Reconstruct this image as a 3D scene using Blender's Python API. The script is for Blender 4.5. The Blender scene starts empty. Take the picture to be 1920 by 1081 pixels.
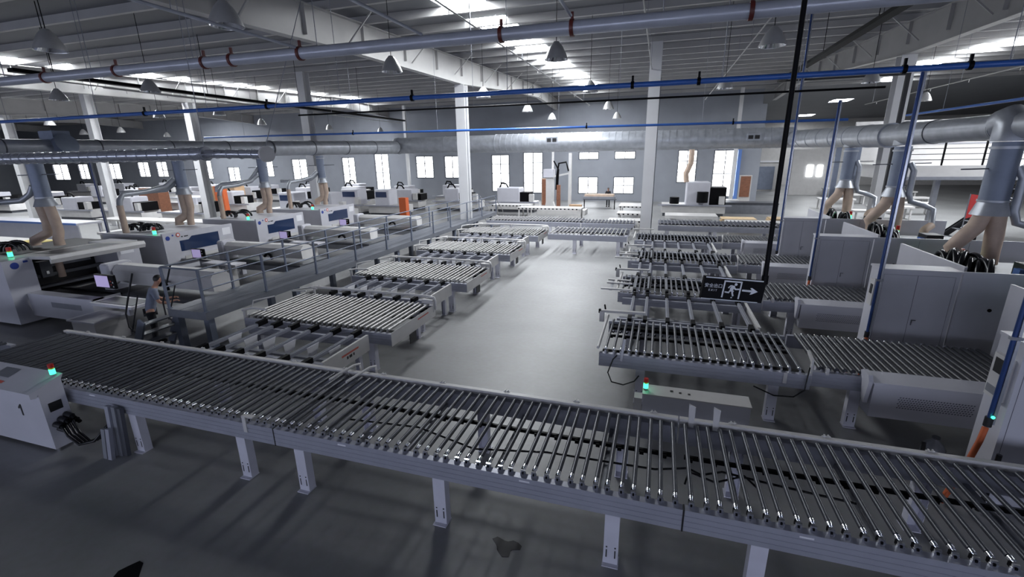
import bpy, math, random
from mathutils import Vector, Matrix, Quaternion
random.seed(7)
sc = bpy.context.scene
COL = sc.collection

# ------------------------------------------------------------------ camera
CAMZ = 4.7
yaw, pitch, roll = 0.308290583, 0.280957788, -0.0159808624
cy_, sy_ = math.cos(yaw), math.sin(yaw); cp_, sp_ = math.cos(pitch), math.sin(pitch); cr_, sr_ = math.cos(roll), math.sin(roll)
FW = Vector((-sy_*cp_, cy_*cp_, -sp_)); R0 = Vector((cy_, sy_, 0)); U0 = R0.cross(FW)
RR = R0*cr_ + U0*sr_; UU = -R0*sr_ + U0*cr_
FPX = 857.15
cam_d = bpy.data.cameras.new('camera'); cam = bpy.data.objects.new('camera', cam_d); COL.objects.link(cam)
cam_d.sensor_width = 36.0; cam_d.lens = 36.0*FPX/1920.0; cam_d.clip_start = 0.05; cam_d.clip_end = 400
M = Matrix((RR, UU, -FW)).transposed().to_4x4(); M.translation = Vector((0, 0, CAMZ)); cam.matrix_world = M
sc.camera = cam
CP = Vector((0, 0, CAMZ))
def _ray(px, py): return FW + RR*((px-960)/FPX) - UU*((py-540.5)/FPX)
def gz(px, py, z=0.0):
    d = _ray(px, py); return CP + d*((z-CAMZ)/d.z)
def gy(px, py, y):
    d = _ray(px, py); return CP + d*(y/d.y)
def gx(px, py, x):
    d = _ray(px, py); return CP + d*(x/d.x)

# ------------------------------------------------------------------ world, exposure
w = bpy.data.worlds.new('world'); sc.world = w; w.use_nodes = True
bg = w.node_tree.nodes['Background']; bg.inputs[0].default_value = (0.62, 0.74, 1.0, 1); bg.inputs[1].default_value = 0.1
sc.view_settings.view_transform = 'Standard'; sc.view_settings.look = 'None'
sc.view_settings.gamma = 1.0; sc.view_settings.exposure = -0.06; sc.view_settings.use_curve_mapping = False
SKYLIGHT = 66.0      # strength of the daylight in the roof strips
WINDOW = 5.0         # strength of the daylight in the far windows
BACKWIN = 6.5        # strength of the windows behind the camera

# ------------------------------------------------------------------ materials
MATS = {}
def mat(name, col, rough=0.5, metal=0.0, var=0.0, scale=6.0, emit=None, es=0.0, spec=0.5, bump=0.0, stretch=None, alpha=None, trans=0.0):
    m = bpy.data.materials.new(name); m.use_nodes = True; nt = m.node_tree; b = nt.nodes['Principled BSDF']
    b.inputs['Base Color'].default_value = (*col, 1); b.inputs['Roughness'].default_value = rough
    b.inputs['Metallic'].default_value = metal; b.inputs['Specular IOR Level'].default_value = spec
    if trans: b.inputs['Transmission Weight'].default_value = trans
    if emit: b.inputs['Emission Color'].default_value = (*emit, 1); b.inputs['Emission Strength'].default_value = es
    if var > 0 or bump > 0:
        tc = nt.nodes.new('ShaderNodeTexCoord'); mp = nt.nodes.new('ShaderNodeMapping'); nt.links.new(tc.outputs['Object'], mp.inputs[0])
        if stretch: mp.inputs['Scale'].default_value = stretch
        n = nt.nodes.new('ShaderNodeTexNoise'); n.inputs['Scale'].default_value = scale; n.inputs['Detail'].default_value = 5
        nt.links.new(mp.outputs[0], n.inputs['Vector'])
        if var > 0:
            r = nt.nodes.new('ShaderNodeValToRGB'); r.color_ramp.elements[0].position = 0.3; r.color_ramp.elements[1].position = 0.7
            r.color_ramp.elements[0].color = (*[max(0, c*(1-var)) for c in col], 1)
            r.color_ramp.elements[1].color = (*[min(1, c*(1+var)) for c in col], 1)
            nt.links.new(n.outputs[0], r.inputs[0]); nt.links.new(r.outputs[0], b.inputs['Base Color'])
        if bump > 0:
            bp = nt.nodes.new('ShaderNodeBump'); bp.inputs['Strength'].default_value = bump
            nt.links.new(n.outputs[0], bp.inputs['Height']); nt.links.new(bp.outputs[0], b.inputs['Normal'])
    MATS[name] = m; return m

white = mat('white_paint', (0.52, 0.52, 0.57), 0.38, var=0.04, scale=2)
white2 = mat('offwhite_paint', (0.55, 0.54, 0.535), 0.42, var=0.05, scale=3)
alu = mat('anodised_aluminium', (0.36, 0.37, 0.43), 0.42, 0.35, var=0.06, scale=3)
groove = mat('groove_dark', (0.10, 0.10, 0.13), 0.6)
legm = mat('leg_paint', (0.55, 0.55, 0.62), 0.45, var=0.05, scale=4)
steel = mat('roller_steel', (0.050, 0.054, 0.070), 0.38, 0.2, var=0.1, scale=5)
steel2 = mat('roller_zinc_pale', (0.33, 0.325, 0.32), 0.38, 0.35, var=0.08, scale=5)
rubber = mat('roller_rubber', (0.04, 0.042, 0.05), 0.4, 0.0, var=0.2, scale=8)
chrome = mat('chrome', (0.85, 0.86, 0.9), 0.12, 1.0)
black = mat('black_plastic', (0.003, 0.003, 0.004), 0.5, spec=0.1)
blackm = mat('black_steel', (0.018, 0.018, 0.022), 0.5, 0.2)
hose = mat('black_hose', (0.008, 0.008, 0.01), 0.22)
duct = mat('galvanised_duct', (0.40, 0.42, 0.46), 0.36, 0.4, var=0.14, scale=3, bump=0.03)
shiny = mat('bright_spiral_duct', (0.55, 0.57, 0.62), 0.22, 0.7, var=0.08, scale=3)
blue2 = mat('conduit_blue', (0.025, 0.06, 0.20), 0.28, 0.2, var=0.1, scale=3)
silver = mat('conduit_highlight_silver', (0.5, 0.52, 0.57), 0.25, 0.7)
ductb = mat('bluish_trunk', (0.19, 0.22, 0.29), 0.45, 0.35, var=0.1, scale=3)
beige = mat('beige_hose_cloth', (0.50, 0.38, 0.30), 0.6, var=0.15, scale=3)
blue = mat('blue_pipe_paint', (0.035, 0.12, 0.42), 0.3, var=0.1, scale=3)
blued = mat('dark_blue_pipe', (0.03, 0.06, 0.22), 0.35, var=0.1, scale=3)
greyp = mat('grey_pipe_paint', (0.42, 0.44, 0.50), 0.3, 0.2, var=0.1, scale=2)
redb = mat('rusty_red_clamp', (0.10, 0.016, 0.012), 0.5, var=0.3, scale=8)
ceil_m = mat('white_roof_sheet', (0.16, 0.163, 0.178), 0.6, var=0.06, scale=0.6)
beam_m = mat('white_steel_beam', (0.38, 0.375, 0.37), 0.5, var=0.06, scale=1.2)
col_m = mat('column_paint', (0.62, 0.62, 0.63), 0.5, var=0.05, scale=1)
wall_m = mat('wall_plaster', (0.26, 0.275, 0.31), 0.7, var=0.06, scale=0.8)
deck_m = mat('deck_grey_steel', (0.15, 0.16, 0.185), 0.42, 0.3, var=0.1, scale=3)
rail_m = mat('railing_grey_paint', (0.13, 0.15, 0.20), 0.4, 0.2, var=0.1, scale=4)
glassd = mat('dark_blue_window', (0.012, 0.03, 0.09), 0.12, spec=0.8)
screen_m = mat('screen_glow', (0.3, 0.28, 0.45), 0.2, emit=(0.50, 0.42, 0.75), es=0.55)
green_m = mat('green_lamp', (0.05, 0.6, 0.35), 0.3, emit=(0.05, 1.0, 0.45), es=3.0)
redl_m = mat('red_lens', (0.45, 0.02, 0.015), 0.3)
yel_m = mat('yellow_lens', (0.75, 0.65, 0.05), 0.3)
redmark = mat('red_print', (0.55, 0.12, 0.09), 0.5)
bluemark = mat('blue_print', (0.03, 0.06, 0.30), 0.4)
ink = mat('black_ink', (0.01, 0.01, 0.012), 0.5)
paper = mat('paper_sheet', (0.78, 0.78, 0.82), 0.6)
wood = mat('brown_wood', (0.22, 0.09, 0.05), 0.5, var=0.25, scale=4, stretch=(1, 1, 6))
card = mat('cardboard', (0.50, 0.33, 0.20), 0.8, var=0.1, scale=3)
board = mat('particle_board', (0.62, 0.46, 0.28), 0.7, var=0.12, scale=6)
skin = mat('skin', (0.42, 0.22, 0.15), 0.55, var=0.06, scale=8)
hair = mat('hair', (0.012, 0.010, 0.010), 0.5)
shirt = mat('grey_shirt', (0.16, 0.18, 0.24), 0.8, var=0.12, scale=10)
trous = mat('dark_trousers', (0.02, 0.02, 0.025), 0.8)
orange = mat('orange_cloth', (0.50, 0.10, 0.025), 0.6)
redcloth = mat('red_cloth', (0.65, 0.05, 0.05), 0.6)
greyd = mat('dark_grey_metal', (0.09, 0.095, 0.11), 0.45, 0.3, var=0.1, scale=4)
greym = mat('mid_grey_metal', (0.24, 0.25, 0.28), 0.42, 0.35, var=0.1, scale=4)
lampm = mat('lamp_spun_aluminium', (0.62, 0.62, 0.62), 0.3, 0.6, var=0.06, scale=6)
yellow = mat('yellow_board', (0.55, 0.45, 0.15), 0.6)
bluepaint = mat('blue_panel_paint', (0.10, 0.20, 0.50), 0.4)
skypanel = mat('skylight_daylight', (0.8, 0.85, 0.9), 0.5, emit=(0.93, 0.965, 1.0), es=SKYLIGHT)
winpane = mat('window_daylight', (0.8, 0.85, 0.9), 0.5, emit=(0.95, 0.975, 1.0), es=WINDOW)
backpane = mat('rear_window_daylight', (0.8, 0.85, 0.9), 0.5, emit=(0.72, 0.78, 1.0), es=BACKWIN)
winframe = mat('window_frame_dark', (0.05, 0.055, 0.07), 0.5)

def floor_material():
    m = bpy.data.materials.new('polished_concrete'); m.use_nodes = True; nt = m.node_tree; b = nt.nodes['Principled BSDF']
    L = nt.links.new
    tc = nt.nodes.new('ShaderNodeTexCoord')
    n1 = nt.nodes.new('ShaderNodeTexNoise'); n1.inputs['Scale'].default_value = 0.35; n1.inputs['Detail'].default_value = 6
    n2 = nt.nodes.new('ShaderNodeTexNoise'); n2.inputs['Scale'].default_value = 9; n2.inputs['Detail'].default_value = 8
    L(tc.outputs['Object'], n1.inputs['Vector']); L(tc.outputs['Object'], n2.inputs['Vector'])
    r1 = nt.nodes.new('ShaderNodeValToRGB'); r1.color_ramp.elements[0].position = 0.35; r1.color_ramp.elements[1].position = 0.7
    r1.color_ramp.elements[0].color = (0.20, 0.204, 0.212, 1); r1.color_ramp.elements[1].color = (0.28, 0.284, 0.292, 1)
    L(n1.outputs[0], r1.inputs[0])
    mx = nt.nodes.new('ShaderNodeMix'); mx.data_type = 'RGBA'; mx.blend_type = 'MULTIPLY'; mx.inputs[0].default_value = 0.25
    L(r1.outputs[0], mx.inputs[6]); L(n2.outputs[1], mx.inputs[7]); 
    hs = nt.nodes.new('ShaderNodeHueSaturation'); hs.inputs['Saturation'].default_value = 0.35
    L(mx.outputs[2], hs.inputs['Color']); L(hs.outputs[0], b.inputs['Base Color'])
    rr = nt.nodes.new('ShaderNodeMapRange'); rr.inputs[3].default_value = 0.36; rr.inputs[4].default_value = 0.55
    L(n2.outputs[0], rr.inputs[0]); L(rr.outputs[0], b.inputs['Roughness'])
    b.inputs['Specular IOR Level'].default_value = 0.5
    return m
floor_m = floor_material()

# ------------------------------------------------------------------ mesh builder
class MB:
    def __init__(s): s.v = []; s.f = []; s.m = []; s.sm = []; s.mats = []
    def mi(s, m):
        if m not in s.mats: s.mats.append(m)
        return s.mats.index(m)
    def add(s, vs, fs, m, smooth=False):
        o = len(s.v); k = s.mi(m); s.v += [tuple(v) for v in vs]
        for f in fs: s.f.append([i+o for i in f]); s.m.append(k); s.sm.append(smooth)
        return s
    def box(s, x0, x1, y0, y1, z0, z1, m):
        if x0 > x1: x0, x1 = x1, x0
        if y0 > y1: y0, y1 = y1, y0
        if z0 > z1: z0, z1 = z1, z0
        vs = [(x0,y0,z0),(x1,y0,z0),(x1,y1,z0),(x0,y1,z0),(x0,y0,z1),(x1,y0,z1),(x1,y1,z1),(x0,y1,z1)]
        return s.add(vs, [(0,3,2,1),(4,5,6,7),(0,1,5,4),(1,2,6,5),(2,3,7,6),(3,0,4,7)], m)
    def cbox(s, x0, x1, y0, y1, z0, z1, m, c=0.01):      # box with chamfered vertical and top edges
        P = [(x0+c,y0),(x1-c,y0),(x1,y0+c),(x1,y1-c),(x1-c,y1),(x0+c,y1),(x0,y1-c),(x0,y0+c)]
        vs = [(x,y,z0) for x,y in P] + [(x,y,z1-c) for x,y in P]
        cx, cy = (x0+x1)/2, (y0+y1)/2
        vs += [(x+(c if x < cx else -c)*(1 if (x in (x0,x1)) else .3), y+(c if y < cy else -c)*(1 if (y in (y0,y1)) else .3), z1) for x,y in P]
        fs = [tuple(reversed(range(8))), tuple(range(16,24))]
        for k in (0,8):
            for i in range(8): j=(i+1)%8; fs.append((k+i,k+j,k+8+j,k+8+i))
        return s.add(vs, fs, m)
    def beam(s, a, b, w, h, m, up=(0,0,1)):              # rectangular bar between two points
        a, b = Vector(a), Vector(b); d = (b-a).normalized(); up = Vector(up)
        if abs(d.dot(up)) > 0.98: up = Vector((0,1,0))
        r = d.cross(up).normalized(); u = r.cross(d).normalized()
        vs = []
        for p in (a, b):
            for i, j in ((-1,-1),(1,-1),(1,1),(-1,1)): vs.append(p + r*(w/2*i) + u*(h/2*j))
        return s.add(vs, [(3,2,1,0),(4,5,6,7),(0,1,5,4),(1,2,6,5),(2,3,7,6),(3,0,4,7)], m)
    def cyl(s, a, b, r, m, n=12, r2=None, caps=True):
        a, b = Vector(a), Vector(b); d = (b-a).normalized(); up = Vector((0,0,1)) if abs(d.z) < 0.95 else Vector((0,1,0))
        x = d.cross(up).normalized(); y = x.cross(d).normalized(); r2 = r if r2 is None else r2
        vs = []
        for p, q in ((a, r), (b, r2)):
            for i in range(n):
                t = 2*math.pi*i/n; vs.append(p + x*(q*math.cos(t)) + y*(q*math.sin(t)))
        s.add(vs, [(i, (i+1)%n, n+(i+1)%n, n+i) for i in range(n)], m, True)
        if caps: s.add(vs, [tuple(reversed(range(n))), tuple(range(n, 2*n))], m)
        return s
    def tube(s, pts, r, m, n=8, radii=None):
        pts = [Vector(p) for p in pts]; N = len(pts); vs = []; prev = None
        for k, p in enumerate(pts):
            d = (pts[min(k+1,N-1)] - pts[max(k-1,0)]).normalized()
            if prev is None:
                up = Vector((0,0,1)) if abs(d.z) < 0.9 else Vector((0,1,0)); x = d.cross(up).normalized()
            else:
                x = (prev - d*prev.dot(d)).normalized()
            prev = x; y = d.cross(x); q = radii[k] if radii else r
            for i in range(n):
                t = 2*math.pi*i/n; vs.append(p + x*(q*math.cos(t)) + y*(q*math.sin(t)))
        fs = []
        for k in range(N-1):
            for i in range(n): j=(i+1)%n; fs.append((k*n+i, k*n+j, (k+1)*n+j, (k+1)*n+i))
        s.add(vs, fs, m, True); s.add(vs, [tuple(reversed(range(n))), tuple(range((N-1)*n, N*n))], m)
        return s
    def prism(s, poly, axis, a, b, m):                    # polygon extruded along an axis; poly in the two other axes (in order)
        n = len(poly)
        def P(u, v, w):
            return (w,u,v) if axis == 'x' else ((u,w,v) if axis == 'y' else (u,v,w))
        vs = [P(u,v,a) for u,v in poly] + [P(u,v,b) for u,v in poly]
        fs = [tuple(reversed(range(n))), tuple(range(n,2*n))] + [(i,(i+1)%n,n+(i+1)%n,n+i) for i in range(n)]
        return s.add(vs, fs, m)
    def lathe(s, c, prof, m, n=20, smooth=True):          # profile (r,z) around the vertical through c
        vs = []
        for r, z in prof:
            for i in range(n):
                t = 2*math.pi*i/n; vs.append((c[0]+r*math.cos(t), c[1]+r*math.sin(t), c[2]+z))
        fs = []
        for k in range(len(prof)-1):
            for i in range(n): j=(i+1)%n; fs.append((k*n+i, k*n+j, (k+1)*n+j, (k+1)*n+i))
        return s.add(vs, fs, m, smooth)
    def quad(s, a, b, c, d, m): return s.add([a,b,c,d], [(0,1,2,3)], m)
    def mesh(s, name, off=(0,0,0)):
        me = bpy.data.meshes.new(name)
        me.from_pydata([(v[0]-off[0], v[1]-off[1], v[2]-off[2]) for v in s.v], [], s.f)
        for m in s.mats: me.materials.append(m)
        me.polygons.foreach_set('material_index', s.m); me.polygons.foreach_set('use_smooth', s.sm); me.update()
        return me

BASE = {}
KIDS = {}
def tag(o, label=None, cat=None, group=None, kind=None):
    if label: o['label'] = label
    if cat: o['category'] = cat
    if group: o['group'] = group
    if kind: o['kind'] = kind
    return o
def thing(name, label, cat, loc=(0,0,0), group=None):
    o = bpy.data.objects.new(name, None); COL.objects.link(o); o.location = loc; o.empty_display_size = 0.2
    BASE[o] = Vector(loc); return tag(o, label, cat, group)
def part(name, mb, parent=None, label=None):
    off = BASE.get(parent, Vector((0,0,0)))
    o = bpy.data.objects.new(name, mb.mesh(name, off)); COL.objects.link(o)
    if parent is not None: o.parent = parent; BASE[o] = off; KIDS.setdefault(parent.name, []).append(o)
    if label: o['label'] = label
    return o
def pieces(mb):                                               # loose pieces of a builder, each a builder of its own
    par = list(range(len(mb.v)))
    def fi(a):
        while par[a] != a: par[a] = par[par[a]]; a = par[a]
        return a
    pos = {}
    for i, v in enumerate(mb.v):
        k = (round(v[0],4), round(v[1],4), round(v[2],4))
        if k in pos: par[fi(i)] = fi(pos[k])
        else: pos[k] = i
    for f in mb.f:
        for a in f[1:]: par[fi(a)] = fi(f[0])
    groups = {}
    for fi_, f in enumerate(mb.f): groups.setdefault(fi(f[0]), []).append(fi_)
    out = []
    for g in groups.values():
        m = MB(); idx = {}
        for k in g:
            ff = []
            for a in mb.f[k]:
                if a not in idx: idx[a] = len(m.v); m.v.append(mb.v[a])
                ff.append(idx[a])
            m.f.append(ff); m.m.append(m.mi(mb.mats[mb.m[k]])); m.sm.append(mb.sm[k])
        out.append(m)
    return out
def parts(name, mb, parent=None):
    return [part(name, m, parent) for m in pieces(mb)]
def solo(name, mb, label, cat, base=None, group=None):      # a thing that is one mesh
    if base is None: base = mb.v[0]
    o = bpy.data.objects.new(name, mb.mesh(name, base)); COL.objects.link(o); o.location = base
    return tag(o, label, cat, group)
def struct(name, mb):
    o = bpy.data.objects.new(name, mb.mesh(name)); COL.objects.link(o); o['kind'] = 'structure'; return o
def inst(src, name, parent, loc):                             # another part with the same mesh
    o = bpy.data.objects.new(name, src.data); COL.objects.link(o); o.parent = parent; o.location = loc; BASE[o] = BASE.get(parent, Vector()); KIDS.setdefault(parent.name, []).append(o)
    return o
CH = {}
def copy_tree(o, loc=None, label=None, parent=None):
    c = o.copy(); COL.objects.link(c)
    if parent is not None: c.parent = parent
    if loc is not None: c.location = loc
    if label: c['label'] = label
    for k in list(KIDS.get(o.name, [])): KIDS.setdefault(c.name, []).append(copy_tree(k, parent=c))
    return c
def text_mesh(txt, size, m, extrude=0.001):
    cu = bpy.data.curves.new('lettering', 'FONT'); cu.body = txt; cu.size = size; cu.extrude = extrude; cu.align_x = 'CENTER'; cu.align_y = 'CENTER'
    to = bpy.data.objects.new('lettering', cu); COL.objects.link(to)
    bpy.context.view_layer.update()
    me = bpy.data.meshes.new_from_object(to.evaluated_get(bpy.context.evaluated_depsgraph_get()))
    bpy.data.objects.remove(to); me.materials.clear(); me.materials.append(m); return me
def letter(name, txt, size, m, parent, loc, xdir, udir, bold=0):
    me = text_mesh(txt, size, m); o = bpy.data.objects.new(name, me); COL.objects.link(o)
    x = Vector(xdir).normalized(); u = Vector(udir).normalized(); n = x.cross(u)
    mm = Matrix((x, u, n)).transposed().to_4x4(); mm.translation = Vector(loc) - BASE.get(parent, Vector()); o.parent = parent; o.matrix_local = mm; KIDS.setdefault(parent.name, []).append(o)
    return o
ORD = ['nearest', 'second', 'third', 'fourth', 'fifth', 'sixth', 'seventh', 'eighth', 'ninth', 'tenth', 'eleventh', 'twelfth']

# ================================================================== STRUCTURE
YB, YF = -9.0, 50.0
XL, XR = -100.0, 34.0
b = MB().box(XL-1, XR+40, YB-1, YF+31, -0.3, 0, floor_m); struct('floor', b)
def roofz(y): return 10.05 + 0.045*(min(y, 42)-25) - (0.045*(y-42) if y > 42 else 0)
# roof sheet built as corrugated strips leaving the skylight openings
STRIPS = [(-55.9, -54.1), (-32.0, -30.2), (-7.5, -5.9), (17.2, 19.0)]
b = MB()
xs = [XL] + [v for s_ in STRIPS for v in s_] + [XR+40]
def sheet(b, x0, x1, ya, yb):
    ys = [ya]; 
    while ys[-1] < yb-1e-6: ys.append(min(yb, ys[-1]+6))
    if ya < 42 < yb: ys = sorted(set(ys+[42]))
    for i in range(len(ys)-1):
        a, c = ys[i], ys[i+1]
        b.add([(x0,a,roofz(a)),(x1,a,roofz(a)),(x1,c,roofz(c)),(x0,c,roofz(c)),(x0,a,roofz(a)+.12),(x1,a,roofz(a)+.12),(x1,c,roofz(c)+.12),(x0,c,roofz(c)+.12)],
              [(0,1,2,3),(7,6,5,4),(0,4,5,1),(1,5,6,2),(2,6,7,3),(3,7,4,0)], ceil_m)
for i in range(0, len(xs), 2): sheet(b, xs[i], xs[i+1], YB, YF+30)
PAN = [(15.0+3.2*i, 15.0+3.2*i+2.1) for i in range(10)]
PANC = PAN
PANR = PAN + [(47.5+3.2*i, 49.6+3.2*i) for i in range(0, 9, 4)]  # glowing panels past the far wall are added to brighten the right hall
for s0, s1 in STRIPS:
    q = YB
    for p0, p1 in (PANR if s0 > 17 else PANC if -8 < s0 < -7 else PAN): sheet(b, s0, s1, q, p0); q = p1
    sheet(b, s0, s1, q, YF+30)
struct('ceiling', b)
k = 0
for s0, s1 in STRIPS:
    for p0, p1 in (PANR if s0 > 17 else PANC if -8 < s0 < -7 else PAN):
        struct('window_%d' % (60+k), MB().quad((s0,p0,roofz(p0)+.06),(s0,p1,roofz(p1)+.06),(s1,p1,roofz(p1)+.06),(s1,p0,roofz(p0)+.06), skypanel)); k += 1

# far wall with window openings (x0, x1, z0, z1)
WINS = [(-37.9,-36.0,.85,4.9),(-33.2,-31.2,.85,5.25),(-27.6,-25.3,2.4,4.9),(-23.9,-21.9,2.4,4.85),(-18.1,-16.0,.9,4.9),(-14.4,-12.2,.75,5.1),
        (-8.3,-6.2,4.25,5.05),(-8.3,-6.2,.75,2.5),(-4.6,-2.5,4.25,5.05),(-4.6,-2.5,.75,2.5),(1.6,3.4,1.9,5.05),(4.9,7.0,.55,5.0),
        (-45.6,-43.2,2.1,4.8),(-50.9,-48.6,2.6,4.75),(-56.5,-54.4,.8,3.9),(-62.5,-59.2,2.3,4.8),(-69.8,-67.6,2.6,4.75),(-73.5,-71.2,2.6,4.75),
        (-80.2,-77.2,2.3,4.6),(-86.5,-84.2,2.3,4.6),(-92.5,-88.8,2.2,4.6)]
def wall_with_holes(x0, x1, y, th, z1, wins, m):
    b = MB(); xs = sorted(set([x0, x1] + [w for q in wins for w in q[:2]]))
    for i in range(len(xs)-1):
        a, c = xs[i], xs[i+1]; mid = (a+c)/2
        hs = sorted([(q[2], q[3]) for q in wins if q[0] < mid < q[1]]); z = 0
        for h0, h1 in hs: b.box(a, c, y, y+th, z, h0, m); z = h1
        b.box(a, c, y, y+th, z, z1, m)
    return b
struct('wall_far', wall_with_holes(XL, 8.6, YF, 0.3, 11.0, WINS, wall_m))
for k, (x0, x1, z0, z1) in enumerate(WINS):
    b = MB(); t = 0.08
    b.box(x0, x0+t, YF-.02, YF+.2, z0, z1, winframe).box(x1-t, x1, YF-.02, YF+.2, z0, z1, winframe)
    b.box(x0+t, x1-t, YF-.02, YF+.2, z0, z0+t, winframe).box(x0+t, x1-t, YF-.02, YF+.2, z1-t, z1, winframe)
    b.box((x0+x1)/2-.035, (x0+x1)/2+.035, YF+.02, YF+.12, z0+t, z1-t, winframe)
    nz = max(1, int((z1-z0)/1.25))
    for i in range(1, nz+ (1 if z1-z0 > 1.5 else 0)):
        z = z0+(z1-z0)*i/(nz+(1 if z1-z0 > 1.5 else 0)); b.box(x0+t, x1-t, YF+.02, YF+.12, z-.035, z+.035, winframe)
    fr = struct('window_%d' % (k+1), b)
    p = MB().box(x0+t, x1-t, YF+.14, YF+.16, z0+t, z1-t, winpane); o = part('pane', p, fr)
# side walls, rear wall with its windows
b = MB().box(XL-.3, XL, YB, YF+.3, 0, 11, wall_m); struct('wall_left', b)
b = MB().box(XR+40, XR+40.3, YB, YF+30, 0, 11, wall_m); struct('wall_right', b)
rw = [(-60+8*i, -56+8*i, 1.2, 4.4) for i in range(12)]
struct('wall_rear', wall_with_holes(XL, XR+40, YB-.3, 0.3, 11.0, rw, wall_m))
for k, (x0, x1, z0, z1) in enumerate(rw):
    fr = struct('window_%d' % (30+k), MB().box(x0, x1, YB-.2, YB-.1, z0, z0+.06, winframe).box((x0+x1)/2-.03, (x0+x1)/2+.03, YB-.2, YB-.1, z0+.06, z1, winframe))
    part('pane', MB().box(x0, x1, YB-.26, YB-.24, z0+.06, z1, backpane), fr)
# far right hall beyond the end of the wall
b = MB().box(8.6, 9.0, 50, 80, 0, 9, wall_m); struct('wall_hall_side', b)
b = MB().box(8.6, 74, 79.7, 80, 0, 11, white2); struct('wall_hall_end', b)

# purlins (one structure piece each run of the roof) and rafters
n = 0
y = 3.0
while y < 49.5:
    z = roofz(y)
    b = MB()
    for x0, x1 in ((XL, XR+40),):
        b.prism([(y-.04, z-.26), (y+.09, z-.26), (y+.09, z-.235), (y-.01, z-.235), (y-.01, z-.02), (y+.05, z-.02), (y+.05, z), (y-.03, z)], 'x', x0, x1, beam_m)
    struct('trim_%d' % (n+1), b); n += 1; y += 2.2
# rafters along the depth of the hall
for k, X in enumerate((-90.5, -70.6, -50.7, -30.7, -10.7, 9.5, 29.5)):
    b = MB(); ys = [YB, 3, 14, 25, 36, 42, 47, 50]
    dep = [1.5, 1.0, 1.0, 1.25, .9, .9, .9, .9]
    hw = .16
    for i in range(len(ys)-1):
        a, c = ys[i], ys[i+1]; ta, tcc = roofz(a)-.26, roofz(c)-.26; ba, bc = ta-dep[i], tcc-dep[i+1]
        for xa, xb, z0a, z1a, z0c, z1c in ((X-.02, X+.02, ba, ta, bc, tcc), (X-hw, X+hw, ba-.03, ba, bc-.03, bc), (X-hw, X+hw, ta-.03, ta, tcc-.03, tcc)):
            b.add([(xa,a,z0a),(xb,a,z0a),(xb,c,z0c),(xa,c,z0c),(xa,a,z1a),(xb,a,z1a),(xb,c,z1c),(xa,c,z1c)],
                  [(0,3,2,1),(4,5,6,7),(0,1,5,4),(1,2,6,5),(2,3,7,6),(3,0,4,7)], beam_m)
    yy = 4.0
    while yy < 49: # stiffeners
        t = roofz(yy)-.28; b.box(X-.14, X+.14, yy-.01, yy+.01, t-.85, t, beam_m); yy += 3
    struct('trim_%d' % (60+k), b)
# fly braces from the rafters to the purlins
k = 0
for X in (-30.7, -10.7, 9.5):
    yy = 6.0
    while yy < 46:
        for s_ in (-1, 1):
            b = MB().beam((X+s_*.1, yy, roofz(yy)-1.15), (X+s_*1.15, yy, roofz(yy)-.2), .045, .045, beam_m)
            struct('trim_%d' % (70+k), b); k += 1
        yy += 4.5
# columns
colx = {-50.2: 'far left', -40.4: '', -30.6: '', -21.1: '', -10.7: '', -.55: '', 9.5: ''}
collabels = {-89.8:'thin pale column farthest left under the roof', -80:'second pale column from the left edge, far off', -70:'third pale column counted from the left edge, far off', -60: 'pale column just left of the hanging duct elbow',
 -50.2:'pale column at the left edge behind the first suction trunk', -40.4:'grey steel column right of the duct elbow with a flanged edge', -30.6:'white steel column beside the second beige hose pair',
 -21.1:'grey steel column between the third and fourth suction trunks', -10.7:'tall white steel column at the far end of the walkway', -.55:'tall white steel column standing by the far roller tables', 9.5:'white steel column among the suction hoses on the right', 19.7:'white steel column in front of the mezzanine'}
for X in (-70, -60, -50.2, -40.4, -30.6, -21.1, -10.7, -.55, 9.5, 19.7):
    h = .27
    root = thing('steel_column', collabels[X], 'column', (X, 25, 0), 'steel columns carrying the roof')
    top = roofz(25)-.28 if abs(X+10.7) > .1 and abs(X-9.5) > .1 and abs(X+30.6)>.2 and abs(X+50.2)>.6 and abs(X+70)>.7 else roofz(25)-1.56
    b = MB().box(X-h, X+h, 25-h, 25-h+.025, .03, top, col_m).box(X-h, X+h, 25+h-.025, 25+h, .03, top, col_m).box(X-.012, X+.012, 25-h+.025, 25+h-.025, .03, top, col_m)
    part('shaft', b, root)
    part('base_plate', MB().box(X-.36, X+.36, 24.64, 25.36, 0, .03, greym), root)
    if X in (-10.7, -.55, 9.5):
        part('conduit', MB().cyl((X+h+.02, 24.9, .03), (X+h+.02, 24.9, 8.2), .02, greym, 6), root)
# mid-row columns further back
for X, lb in ((-20.4, 'slim white column near the far wall, left of the middle'), (6.5, 'slim white column by the far right tall window'), (-27.5,'slim white column under the bend of the far duct')):
    b = MB().box(X-.15, X+.15, 47.85, 48.15, 0, roofz(48)-.3, col_m); solo('steel_column', b, lb, 'column', (X, 48, 0))

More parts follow.
